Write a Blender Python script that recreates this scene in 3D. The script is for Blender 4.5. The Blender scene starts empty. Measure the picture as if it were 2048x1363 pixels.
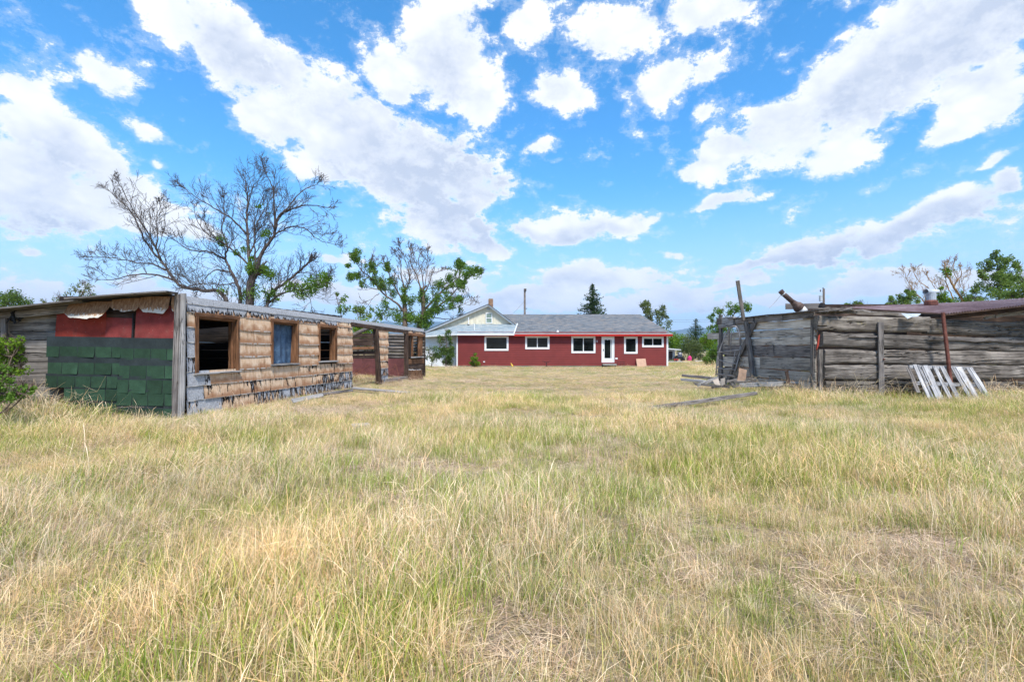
import bpy, math, random
import numpy as np
from mathutils import Vector, Matrix

random.seed(11)
RNG = np.random.default_rng(11)
scene = bpy.context.scene
COL = scene.collection

# ---------------------------------------------------------------- camera
FPX, CAMZ, HORY = 967.0, 1.5, 700.0          # focal length in photo pixels, eye height, horizon row
cam_d = bpy.data.cameras.new('camera')
cam_d.sensor_width = 36.0
cam_d.lens = FPX / 2048 * 36.0
cam_d.shift_y = (HORY - 681.5) / 2048
cam_d.clip_start = 0.05
cam_d.clip_end = 30000
cam = bpy.data.objects.new('camera', cam_d)
cam.location = (0, 0, CAMZ)
cam.rotation_euler = (math.radians(90), 0, 0)
COL.objects.link(cam)
scene.camera = cam

def P(px, py, Y):
    return Vector(((px - 1024) / FPX * Y, Y, CAMZ + (HORY - py) / FPX * Y))
def PX(px, Y): return (px - 1024) / FPX * Y
def PZ(py, Y): return CAMZ + (HORY - py) / FPX * Y

# ---------------------------------------------------------------- render settings
scene.render.engine = 'CYCLES'
cy = scene.cycles
cy.max_bounces = 5; cy.diffuse_bounces = 2; cy.glossy_bounces = 2; cy.transmission_bounces = 3
cy.transparent_max_bounces = 6; cy.volume_bounces = 0
cy.caustics_reflective = False; cy.caustics_refractive = False
cy.use_denoising = True
vs = scene.view_settings
vs.view_transform = 'Standard'; vs.look = 'None'; vs.gamma = 1.0; vs.use_curve_mapping = False
vs.exposure = 0.60

# ---------------------------------------------------------------- node helper
def lin(r, g, b):
    f = lambda c: (c / 255 / 12.92) if c / 255 <= 0.04045 else ((c / 255 + 0.055) / 1.055) ** 2.4
    return (f(r), f(g), f(b), 1.0)

class G:
    def __init__(s, nt): s.nt = nt
    def n(s, t, **kw):
        nd = s.nt.nodes.new(t)
        for k, v in kw.items():
            if k.startswith('_'): setattr(nd, k[1:], v)
            else: s.set(nd.inputs[k.replace('__', ' ')], v)
        return nd
    def set(s, sock, v):
        if isinstance(v, bpy.types.NodeSocket): s.nt.links.new(v, sock)
        elif v is not None:
            if hasattr(sock.default_value, '__len__') and not hasattr(v, '__len__'): v = [v] * len(sock.default_value)
            if hasattr(sock.default_value, '__len__') and len(sock.default_value) != len(v): v = tuple(v)[:len(sock.default_value)]
            sock.default_value = v
    def math(s, op, a, b=None, c=None, clamp=False):
        nd = s.nt.nodes.new('ShaderNodeMath'); nd.operation = op; nd.use_clamp = clamp
        s.set(nd.inputs[0], a); s.set(nd.inputs[1], b)
        if c is not None: s.set(nd.inputs[2], c)
        return nd.outputs[0]
    def vmath(s, op, a, b=None):
        nd = s.nt.nodes.new('ShaderNodeVectorMath'); nd.operation = op
        s.set(nd.inputs[0], a)
        if b is not None: s.set(nd.inputs[1], b)
        return nd.outputs[0]
    def noise(s, vec, scale, detail=4, rough=0.55, dist=0.0, col=False):
        nd = s.n('ShaderNodeTexNoise', Scale=scale, Detail=detail, Roughness=rough, Distortion=dist)
        if vec is not None: s.set(nd.inputs['Vector'], vec)
        return nd.outputs['Color' if col else 'Fac']
    def map(s, vec, scale=(1, 1, 1), loc=(0, 0, 0), rot=(0, 0, 0), typ='POINT'):
        nd = s.nt.nodes.new('ShaderNodeMapping'); nd.vector_type = typ
        s.set(nd.inputs['Vector'], vec); s.set(nd.inputs['Scale'], scale)
        s.set(nd.inputs['Location'], loc); s.set(nd.inputs['Rotation'], rot)
        return nd.outputs[0]
    def ramp(s, fac, stops, mode='LINEAR'):
        nd = s.nt.nodes.new('ShaderNodeValToRGB'); cr = nd.color_ramp; cr.interpolation = mode
        while len(cr.elements) < len(stops): cr.elements.new(0.5)
        for e, (p, c) in zip(cr.elements, stops):
            e.position = p
            e.color = c if hasattr(c, '__len__') else (c, c, c, 1)
        s.set(nd.inputs[0], fac)
        return nd.outputs[0]
    def step(s, v, a, b, lo=0.0, hi=1.0, smooth=True):
        nd = s.nt.nodes.new('ShaderNodeMapRange'); nd.interpolation_type = 'SMOOTHSTEP' if smooth else 'LINEAR'
        for i, x in enumerate((v, a, b, lo, hi)): s.set(nd.inputs[i], x)
        return nd.outputs[0]
    def mix(s, fac, a, b, typ='MIX'):
        nd = s.nt.nodes.new('ShaderNodeMix'); nd.data_type = 'RGBA'; nd.blend_type = typ
        s.set(nd.inputs[0], fac); s.set(nd.inputs[6], a); s.set(nd.inputs[7], b)
        return nd.outputs[2]
    def bump(s, h, strength=0.5, dist=0.02):
        return s.n('ShaderNodeBump', Strength=strength, Distance=dist, Height=h).outputs[0]
    def sep(s, v):
        return s.n('ShaderNodeSeparateXYZ', Vector=v).outputs
    def comb(s, x, y, z):
        return s.n('ShaderNodeCombineXYZ', X=x, Y=y, Z=z).outputs[0]

# ---------------------------------------------------------------- world: sky with clouds
SUN_EL, SUN_AZ = math.radians(56), math.radians(160)     # azimuth clockwise from +Y: behind the camera, a little to the right
world = bpy.data.worlds.new('World'); scene.world = world
world.use_nodes = True
wn = world.node_tree; wn.nodes.clear()
w = G(wn)
sky = w.n('ShaderNodeTexSky', _sky_type='NISHITA', _sun_disc=False, _sun_elevation=SUN_EL, _sun_rotation=SUN_AZ,
          _altitude=1200.0, _air_density=1.0, _dust_density=0.3, _ozone_density=3.0)
dirv = w.n('ShaderNodeTexCoord').outputs['Generated']
dx, dy, dz = w.sep(dirv)[:3]
az = w.math('ARCTAN2', dx, dy)
el = w.math('ARCSINE', dz)
ae0 = w.comb(az, el, 0.0)
# position on a cloud deck that bends down towards the horizon
zz = w.math('ADD', w.math('MAXIMUM', dz, 0.0), 0.30)
deck = w.comb(w.math('DIVIDE', dx, zz), w.math('DIVIDE', dy, zz), 0.0)
wv = w.vmath('SUBTRACT', w.noise(deck, 2.7, 3, 0.6, 0.0, col=True), (0.5, 0.5, 0.5))
ae = w.vmath('ADD', ae0, w.vmath('MULTIPLY', wv, (0.15, 0.10, 0.0)))
# cloud masses: (column, row, half width, half height, tilt in degrees clockwise, weight), in photo pixels, turned into azimuth and elevation
MASSES = [
    (330, 20, 150, 60, 20, 1), (470, 95, 170, 85, 28, 1), (590, 140, 70, 45, 30, 1),
    (560, 225, 120, 70, 25, 1), (700, 260, 190, 110, 20, 1.1), (820, 330, 190, 110, 15, 1.1), (930, 370, 110, 70, 15, 1), (880, 440, 150, 70, 12, 1), (960, 490, 80, 25, 8, 1),
    (890, 110, 120, 100, 10, 1.05), (960, 170, 90, 75, 0, 1), (770, 130, 70, 70, 0, .9), (900, 20, 100, 40, 0, .9), (1080, 300, 40, 18, 0, .9),
    (1120, 180, 90, 50, 10, .9), (1310, 165, 110, 60, -15, .95), (1230, 50, 150, 55, 5, .95), (1060, 50, 80, 40, 0, .85), (1400, 20, 170, 45, 0, .95), (1420, 120, 60, 30, -20, .8), (1440, 195, 50, 22, -15, .75),
    (1880, 70, 260, 130, -10, 1.15), (1720, 160, 200, 110, -25, 1.1), (1560, 265, 150, 75, -20, 1.05), (1460, 300, 90, 60, -15, .95), (1640, 300, 120, 50, -5, 1), (1960, 190, 150, 70, -10, 1.05), (1400, 330, 60, 24, 0, .8),
    (1890, 258, 95, 26, 0, .9), (2000, 312, 80, 22, -20, .85), (2030, 372, 70, 50, 0, 1), (1910, 425, 190, 48, -8, 1), (1640, 498, 180, 46, -6, 1), (1500, 530, 120, 24, -4, .9), (1780, 470, 110, 40, -8, .95),
    (60, 175, 130, 60, 15, .95), (110, 280, 200, 85, 10, 1.05), (60, 370, 210, 100, 8, 1.1), (230, 390, 150, 75, 12, 1.05), (210, 140, 85, 40, 20, .85), (280, 250, 70, 28, 12, .8), (315, 330, 40, 18, 10, .7), (330, 440, 120, 50, 0, .95),
    (1140, 455, 140, 46, -2, 1), (1250, 450, 110, 30, -8, .9), (1450, 398, 95, 20, -14, .9), (1180, 565, 200, 30, 0, 1), (1350, 585, 170, 28, 0, 1), (1060, 600, 180, 40, 0, 1), (1450, 560, 130, 18, -4, .95), (1250, 615, 220, 26, 0, 1),
    (1780, 565, 240, 38, -4, 1.05), (1950, 560, 150, 34, 0, .95), (1560, 600, 220, 28, 0, .95), (640, 590, 190, 34, 0, 1), (660, 520, 60, 20, 0, .8), (70, 503, 50, 13, 5, .7), (60, 590, 180, 26, 0, .9), (330, 595, 190, 34, 0, 1), (920, 560, 120, 40, 0, .9), (1340, 505, 60, 12, 0, .7),
]
def blobfield(items, grow):
    acc = None
    for (bx, by, rx, ry, tilt, wt) in items:
        x = (bx - 1024) / FPX; z = (HORY - by) / FPX; k = 1 + x * x
        a, e = math.atan(x), math.atan(z / math.sqrt(k))
        v = w.map(ae, scale=(grow * rx / FPX / k, grow * ry / FPX / math.sqrt(k), 1), loc=(a, e, 0), rot=(0, 0, -math.radians(tilt)), typ='TEXTURE')
        gv = w.n('ShaderNodeTexGradient', _gradient_type='SPHERICAL', Vector=v).outputs['Fac']
        if wt != 1: gv = w.math('MULTIPLY', gv, wt)
        acc = gv if acc is None else w.math('MAXIMUM', acc, gv)
    return acc
field = blobfield(MASSES, 1.24)
# beyond the photograph's view the same kind of sky goes on
side = w.step(w.math('ABSOLUTE', az), 0.86, 1.05)
over = w.step(el, 0.60, 0.74)
beyond = w.math('MAXIMUM', side, over)
low = w.noise(deck, 1.3, 2, 0.5)
field = w.math('MAXIMUM', field, w.math('MULTIPLY', beyond, w.step(low, 0.40, 0.66, 0, 0.75)))
f1 = w.noise(deck, 5.2, 7, 0.66, 0.0)
fine = w.noise(w.map(dirv, scale=(1, 1, 1.5)), 26.0, 5, 0.74)
warp2 = w.vmath('ADD', w.map(dirv, scale=(1, 1, 1.4)), w.vmath('MULTIPLY', wv, (0.10, 0.10, 0.10)))
puff = w.n('ShaderNodeTexVoronoi', Vector=warp2, Scale=13.0, Detail=2.0, Roughness=0.6).outputs['Distance']
mot = w.math('ADD', w.math('MULTIPLY', w.math('SUBTRACT', f1, 0.5), 3.1), w.math('ADD', w.math('MULTIPLY', w.math('SUBTRACT', fine, 0.5), 4.3), w.math('MULTIPLY', w.math('SUBTRACT', 0.88, puff), 1.2)))
body = w.step(field, 0.05, 0.62)
core = w.step(field, 0.36, 0.80, 1.0, 0.25)      # the noise tears the edges, not the middle of a cloud
mot = w.math('ADD', w.math('MAXIMUM', mot, 0.0), w.math('MULTIPLY', w.math('MINIMUM', mot, 0.0), core))
raw = w.math('ADD', w.math('MULTIPLY', body, 1.40), mot)
dens = w.step(raw, 0.42, 1.20)
veil = w.math('MULTIPLY', w.step(raw, -0.1, 0.75), 0.22)
dens = w.math('MAXIMUM', dens, veil)
# thick parts turn grey underneath, thin edges stay bright
fs = w.noise(w.map(deck, loc=(0.02, -0.06, 0)), 2.6, 3, 0.5, 0.0)
relief = w.math('ADD', w.math('MULTIPLY', w.math('SUBTRACT', fs, 0.5), 2.0), w.math('MULTIPLY', w.math('SUBTRACT', puff, 0.80), 0.5))
GREYS = [(850, 330, 190, 120, 20, 1), (900, 440, 160, 70, 10, 1), (1880, 90, 260, 120, -15, 1.1), (1720, 190, 150, 70, -25, .8), (80, 445, 190, 45, 5, .9), (470, 90, 120, 60, 25, .5), (900, 140, 90, 70, 0, .6), (1650, 515, 170, 30, -5, .8), (1900, 445, 170, 30, -6, .8), (1140, 470, 110, 26, 0, .7), (100, 330, 170, 70, 10, .45)]
gfield = w.math('MAXIMUM', blobfield(GREYS, 1.25), w.math('MULTIPLY', beyond, w.step(low, 0.5, 0.75, 0, 0.7)))
thick = w.step(w.math('ADD', w.math('ADD', w.math('MULTIPLY', gfield, 1.1), w.math('MULTIPLY', field, 0.25)), relief), 0.05, 1.05)
CLOUD_LIT, CLOUD_GREY = (9.5, 9.6, 9.7, 1), (5.2, 5.8, 7.0, 1)
thick = w.math('MULTIPLY', thick, w.step(raw, 0.7, 1.6))
ccol = w.mix(thick, CLOUD_LIT, CLOUD_GREY)
ccol = w.mix(w.step(puff, 0.5, 1.25, 0.0, 0.16), ccol, (6.2, 6.8, 7.8, 1))
hsv = w.n('ShaderNodeHueSaturation', Hue=0.488, Saturation=1.32, Value=1.0, Color=sky.outputs[0]).outputs[0]
skyc = w.mix(1.0, hsv, (2.45, 2.25, 2.4, 1), 'MULTIPLY')
# low haze whitens the last degrees above the horizon
skyc = w.mix(w.step(el, 0.0, 0.34, 0.75, 0.0), skyc, (5.7, 6.9, 8.6, 1))
fin = w.mix(dens, skyc, ccol)
bg = w.n('ShaderNodeBackground', Color=fin, Strength=0.084)
world.cycles.sampling_method = 'NONE'
wo = wn.nodes.new('ShaderNodeOutputWorld'); wn.links.new(bg.outputs[0], wo.inputs[0])

# ---------------------------------------------------------------- sun (veiled by thin cloud)
sd = bpy.data.lights.new('sun', 'SUN'); sd.energy = 3.9; sd.angle = math.radians(9); sd.color = (1.0, 0.96, 0.89)
so = bpy.data.objects.new('sun', sd); COL.objects.link(so)
sdir = Vector((math.sin(SUN_AZ) * math.cos(SUN_EL), math.cos(SUN_AZ) * math.cos(SUN_EL), math.sin(SUN_EL)))
so.rotation_euler = sdir.to_track_quat('Z', 'Y').to_euler()
so.location = sdir * 50

# ---------------------------------------------------------------- numeric noise
def _h(ix, iy, s):
    n = (ix.astype(np.int64) * 374761393 + iy.astype(np.int64) * 668265263 + s * 974711) & 0x7fffffff
    n = ((n ^ (n >> 13)) * 1274126177) & 0x7fffffff
    return ((n ^ (n >> 16)) & 0xffff) / 65535.0
def vnoise(x, y, s=0):
    x = np.asarray(x, float); y = np.asarray(y, float)
    ix, iy = np.floor(x), np.floor(y); fx, fy = x - ix, y - iy
    fx = fx * fx * (3 - 2 * fx); fy = fy * fy * (3 - 2 * fy)
    a, b, c, d = _h(ix, iy, s), _h(ix + 1, iy, s), _h(ix, iy + 1, s), _h(ix + 1, iy + 1, s)
    return (a * (1 - fx) + b * fx) * (1 - fy) + (c * (1 - fx) + d * fx) * fy
def fbm(x, y, s=0, o=4):
    t = 0; a = 0.5; m = 0
    for i in range(o):
        t = t + a * vnoise(x * 2 ** i, y * 2 ** i, s + i * 7); m += a; a *= 0.5
    return t / m
def sstep(v, a, b):
    t = np.clip((v - a) / (b - a), 0, 1); return t * t * (3 - 2 * t)
def terrain(x, y):
    x = np.asarray(x, float); y = np.asarray(y, float)
    fade = 1 - sstep(y, 26, 40)
    return ((fbm(x * 0.5, y * 0.5, 3, 3) - 0.5) * 0.16 + (fbm(x * 2.2, y * 2.2, 9, 2) - 0.5) * 0.05) * fade
def TH(x, y): return float(terrain(np.array([x]), np.array([y]))[0])

# ---------------------------------------------------------------- object helper
WM = {}
def place(o, M, parent=None):
    WM[o.name] = M
    if parent is not None:
        o.parent = parent
        o.matrix_basis = WM[parent.name].inverted() @ M
    else:
        o.matrix_basis = M
def tag(o, label=None, cat=None, group=None, kind=None):
    if label: o['label'] = label
    if cat: o['category'] = cat
    if group: o['group'] = group
    if kind: o['kind'] = kind
    return o
def thing(name, loc, label, cat, group=None, rz=0.0):
    o = bpy.data.objects.new(name, None); o.empty_display_size = 0.2
    COL.objects.link(o)
    place(o, Matrix.Translation(Vector(loc)) @ Matrix.Rotation(rz, 4, 'Z'))
    return tag(o, label, cat, group)
def mesh_obj(name, verts, faces, mat, parent=None, M=None, smooth=False):
    me = bpy.data.meshes.new(name)
    me.from_pydata([tuple(v) for v in verts], [], faces)
    if smooth: me.polygons.foreach_set('use_smooth', [True] * len(me.polygons))
    if mat: me.materials.append(mat)
    o = bpy.data.objects.new(name, me); COL.objects.link(o)
    place(o, M if M is not None else Matrix.Identity(4), parent)
    return o
def share(src, name, M, parent=None):
    o = bpy.data.objects.new(name, src.data); COL.objects.link(o); place(o, M, parent); return o

class MB:
    def __init__(s): s.v = []; s.f = []
    def add(s, v, f):
        k = len(s.v); s.v += [tuple(q) for q in v]; s.f += [tuple(i + k for i in q) for q in f]; return s
    def box(s, a, b, M=None):
        (x0, y0, z0), (x1, y1, z1) = a, b
        v = [Vector(q) for q in ((x0,y0,z0),(x1,y0,z0),(x1,y1,z0),(x0,y1,z0),(x0,y0,z1),(x1,y0,z1),(x1,y1,z1),(x0,y1,z1))]
        if M is not None: v = [M @ q for q in v]
        return s.add(v, [(0,3,2,1),(4,5,6,7),(0,1,5,4),(1,2,6,5),(2,3,7,6),(3,0,4,7)])
    def tube(s, pts, rad, n=8, cap=True):
        pts = [Vector(p) for p in pts]
        if not hasattr(rad, '__len__'): rad = [rad] * len(pts)
        rings = []; side = None
        for i, p in enumerate(pts):
            d = (pts[min(i+1, len(pts)-1)] - pts[max(i-1, 0)])
            d = d.normalized() if d.length > 1e-9 else Vector((0,0,1))
            if side is None: side = d.cross(Vector((0.31, 0.95, 0.05)) if abs(d.y) < 0.9 else Vector((1, 0, 0))).normalized()
            side = (side - d * side.dot(d)).normalized(); up = d.cross(side)
            rings.append([p + (side * math.cos(2*math.pi*k/n) + up * math.sin(2*math.pi*k/n)) * rad[i] for k in range(n)])
        v = [q for r in rings for q in r]
        f = [(i*n+k, i*n+(k+1)%n, (i+1)*n+(k+1)%n, (i+1)*n+k) for i in range(len(pts)-1) for k in range(n)]
        if cap: f += [tuple(range(n))[::-1], tuple((len(pts)-1)*n + k for k in range(n))]
        return s.add(v, f)
    def prism(s, poly, d):
        "polygon (list of 3D points) pushed along vector d"
        n = len(poly); d = Vector(d); a = [Vector(p) for p in poly]; b = [p + d for p in a]
        return s.add(a + b, [tuple(range(n))[::-1], tuple(range(n, 2*n))] + [(i, (i+1)%n, n+(i+1)%n, n+i) for i in range(n)])
    def build(s, name, mat, parent=None, smooth=False, M=None):
        return mesh_obj(name, s.v, s.f, mat, parent, M, smooth)

def frame_of(p0, p1, up=(0, 0, 1)):
    "matrix at p0 with local x towards p1, local z near up"
    p0, p1 = Vector(p0), Vector(p1); ex = (p1 - p0).normalized(); ez = Vector(up)
    ez = (ez - ex * ez.dot(ex)).normalized(); ey = ez.cross(ex)
    return Matrix(((ex.x, ey.x, ez.x, p0.x), (ex.y, ey.y, ez.y, p0.y), (ex.z, ey.z, ez.z, p0.z), (0, 0, 0, 1)))

def plank(name, p0, p1, h, t, mat, parent=None, up=(0, 0, 1), wav=0.008, segs=2, rag=0.0, bev=0.12, bow=0.0):
    "weathered board: length p0-p1, height h along up, thickness t, chamfered, uneven edges"
    L = (Vector(p1) - Vector(p0)).length; M = frame_of(p0, p1, up)
    b = min(h, t) * bev; hy, hz = t / 2, h / 2
    sec = [(-hy+b, -hz), (hy-b, -hz), (hy, -hz+b), (hy, hz-b), (hy-b, hz), (-hy+b, hz), (-hy, hz-b), (-hy, -hz+b)]
    v = []; ph = random.random() * 9
    for i in range(segs + 1):
        u = i / segs
        zt = random.uniform(-wav, wav); zb = random.uniform(-wav, wav); yo = random.uniform(-wav, wav) * 0.5 + bow * math.sin(math.pi * u)
        for (y, z) in sec:
            x = u * L
            if i in (0, segs): x += random.uniform(-rag, rag)
            v.append((x, y + yo, z + (zt if z > 0 else zb)))
    f = [(i*8+k, i*8+(k+1)%8, (i+1)*8+(k+1)%8, (i+1)*8+k) for i in range(segs) for k in range(8)]
    f = [q[::-1] for q in f]
    f += [tuple(range(8)), tuple(segs*8 + k for k in range(8))[::-1]]
    return mesh_obj(name, v, f, mat, parent, M)

def timber(name, p0, p1, h, t, mat, parent=None, seed=0, nx=36, nz=9, rough=0.03, split=0.05, sag=0.0):
    "heavy old squared timber: its front (local -y) face eroded and cracked, rounded edges; p0-p1 is the middle line"
    L = (Vector(p1) - Vector(p0)).length; M = frame_of(p0, p1)
    X, Zn = np.meshgrid(np.linspace(0, L, nx), np.linspace(0, 1, nz), indexing='ij')
    wob = (fbm(X * 0.7, Zn * 0 + seed * 3.1, seed, 3) - 0.5) * 0.09
    top = h / 2 + (fbm(X * 1.3, X * 0 + 7, seed + 4, 3) - 0.5) * rough * 1.6
    bot = -h / 2 + (fbm(X * 1.3, X * 0 + 2, seed + 5, 3) - 0.5) * rough * 1.6
    Z = bot + (top - bot) * Zn - sag * np.sin(np.pi * X / L)
    edge = np.abs(Zn * 2 - 1) ** 6
    D = -t / 2 + edge * 0.06 + (fbm(X * 1.1, Zn * h * 9, seed + 1, 4) - 0.5) * rough
    ck = fbm(X * 0.45 + 3, Zn * h * 7 + wob * 30, seed + 2, 3)
    D = D + split * np.exp(-((ck - 0.5) / 0.022) ** 2) * sstep(fbm(X * 0.5, X * 0, seed + 8, 2), 0.42, 0.6)
    fr = np.stack([X, D, Z], -1).reshape(-1, 3)
    X2 = X.copy()
    bk = np.stack([X, np.full_like(X, t / 2), Z], -1).reshape(-1, 3)
    jit = np.zeros(nx); n = nx * nz
    v = np.concatenate([fr, bk])
    f = []
    for i in range(nx - 1):
        for k in range(nz - 1):
            a = i * nz + k
            f.append((a, a + nz, a + nz + 1, a + 1)); 
    for i in range(nx - 1):
        a = i * nz
        f.append((a, n + a, n + a + nz, a + nz))
        a = i * nz + nz - 1
        f.append((a, a + nz, n + a + nz, n + a))
        f.append((n + i * nz, n + i * nz + nz - 1, n + (i + 1) * nz + nz - 1, n + (i + 1) * nz))
    for k in range(nz - 1):
        f.append((k, k + 1, n + k + 1, n + k))
        a = (nx - 1) * nz + k
        f.append((a, n + a, n + a + 1, a + 1))
    return mesh_obj(name, v, f, mat, parent, M)

# ---------------------------------------------------------------- materials
def newmat(name):
    m = bpy.data.materials.new(name); m.use_nodes = True
    nt = m.node_tree; nt.nodes.clear(); g = G(nt)
    out = nt.nodes.new('ShaderNodeOutputMaterial')
    bs = nt.nodes.new('ShaderNodeBsdfPrincipled'); nt.links.new(bs.outputs[0], out.inputs[0])
    bs.inputs['Roughness'].default_value = 0.8
    bs.inputs['Specular IOR Level'].default_value = 0.25
    return m, g, bs, out
def objvec(g, spread=40.0):
    "object coordinates, shifted by a random amount per object"
    tc = g.n('ShaderNodeTexCoord').outputs['Object']
    r = g.n('ShaderNodeObjectInfo').outputs['Random']
    off = g.comb(g.math('MULTIPLY', r, spread), g.math('MULTIPLY', r, spread * 0.37), g.math('MULTIPLY', r, spread * 0.73))
    return g.vmath('ADD', tc, off), tc, r

def wood(name, dark, mid, light, knots=True, grain=34.0, moss=0.0, tone=0.35, bump=0.9, crack=0.8):
    "weathered timber with grain running along local x"
    m, g, bs, out = newmat(name)
    v, tc, r = objvec(g)
    gv = g.map(v, scale=(0.9, grain, grain))
    n1 = g.noise(gv, 1.0, 6, 0.66, 0.2)
    n2 = g.noise(g.map(v, scale=(3.0, 90, 90)), 1.0, 3, 0.6)
    blot = g.noise(v, 1.7, 4, 0.6)
    t = g.math('ADD', g.math('MULTIPLY', n1, 0.62), g.math('MULTIPLY', blot, 0.38))
    c = g.ramp(t, [(0.34, dark), (0.50, mid), (0.66, light)])
    c = g.mix(g.math('MULTIPLY', n2, 0.35), c, dark)
    # drying cracks along the grain
    cv = g.noise(g.map(v, scale=(0.55, 13, 13), loc=(3, 1, 7)), 1.0, 4, 0.6, 0.35)
    ck = g.step(g.math('ABSOLUTE', g.math('SUBTRACT', cv, 0.5)), 0.0, 0.030, 1.0, 0.0)
    ck = g.math('MULTIPLY', ck, g.step(g.noise(v, 0.9, 2), 0.38, 0.52))
    c = g.mix(g.math('MULTIPLY', ck, crack), c, (dark[0]*0.18, dark[1]*0.17, dark[2]*0.16, 1))
    if knots:
        vo = g.n('ShaderNodeTexVoronoi', Vector=g.map(v, scale=(1.6, 4.5, 4.5)), Scale=1.0, Randomness=1.0)
        kn = g.step(vo.outputs['Distance'], 0.07, 0.13, 1.0, 0.0)
        c = g.mix(g.math('MULTIPLY', kn, 0.75), c, (dark[0]*0.45, dark[1]*0.38, dark[2]*0.32, 1))
    if moss:
        ms = g.step(g.noise(v, 6.0, 5, 0.65), 0.60, 0.70)
        c = g.mix(g.math('MULTIPLY', ms, moss), c, (0.30, 0.25, 0.13, 1))
    # boards differ in tone
    c = g.mix(1.0, c, g.ramp(r, [(0.0, (1 - tone, 1 - tone, 1 - tone, 1)), (1.0, (1 + tone * 0.6, 1 + tone * 0.55, 1 + tone * 0.5, 1))]), 'MULTIPLY')
    g.set(bs.inputs['Base Color'], c)
    hgt = g.math('SUBTRACT', g.math('ADD', g.math('MULTIPLY', n1, 0.6), g.math('MULTIPLY', n2, 0.3)), g.math('MULTIPLY', ck, 0.9))
    g.set(bs.inputs['Normal'], g.bump(hgt, bump, 0.012))
    bs.inputs['Roughness'].default_value = 0.85
    return m

def plain(name, col, rough=0.7, var=0.12, scale=6.0, spec=0.25, metal=0.0, bump=0.0, dirt=None):
    m, g, bs, out = newmat(name)
    v, tc, r = objvec(g)
    n = g.noise(v, scale, 5, 0.6)
    lo = tuple(max(0, c * (1 - var * 1.6)) for c in col[:3]) + (1,); hi = tuple(min(1, c * (1 + var)) for c in col[:3]) + (1,)
    c = g.ramp(n, [(0.32, lo), (0.68, hi)])
    if dirt: c = g.mix(g.math('MULTIPLY', g.step(g.noise(v, scale * 0.45, 6, 0.7), 0.52, 0.72), dirt[1]), c, dirt[0])
    g.set(bs.inputs['Base Color'], c)
    bs.inputs['Roughness'].default_value = rough; bs.inputs['Specular IOR Level'].default_value = spec; bs.inputs['Metallic'].default_value = metal
    if bump: g.set(bs.inputs['Normal'], g.bump(g.noise(v, scale * 6, 4, 0.6), bump, 0.01))
    return m

M_GREYWOOD = wood('grey_wood', lin(78, 72, 70), lin(128, 122, 119), lin(178, 172, 167))
M_DARKWOOD = wood('dark_grey_wood', lin(62, 57, 54), lin(120, 113, 107), lin(178, 170, 162), moss=0.0)
M_MOSSWOOD = wood('lichen_wood', lin(64, 58, 54), lin(124, 116, 108), lin(180, 172, 162), moss=0.6)
M_SILVER = wood('silver_wood', lin(120, 118, 118), lin(168, 166, 166), lin(205, 203, 202), knots=False, tone=0.2)
M_PALLET = wood('pallet_wood', lin(122, 120, 120), lin(176, 176, 180), lin(214, 214, 216), knots=False, tone=0.3)
M_BROWNWOOD = wood('brown_wood', lin(66, 46, 34), lin(134, 94, 66), lin(178, 136, 102), tone=0.25)
M_CHARWOOD = wood('old_brown_wood', lin(34, 27, 24), lin(74, 58, 50), lin(120, 98, 84), tone=0.35)
M_SHADEWOOD = wood('shaded_wood', lin(22, 19, 18), lin(40, 34, 31), lin(66, 57, 51))  # old brown wood, darkened in colour to stand for the unlit room
M_LOG = wood('grey_log', lin(66, 60, 56), lin(118, 110, 104), lin(168, 160, 152), knots=False)
M_STUMP = wood('stump_wood', lin(60, 40, 28), lin(128, 94, 70), lin(176, 150, 126), knots=False)
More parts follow.
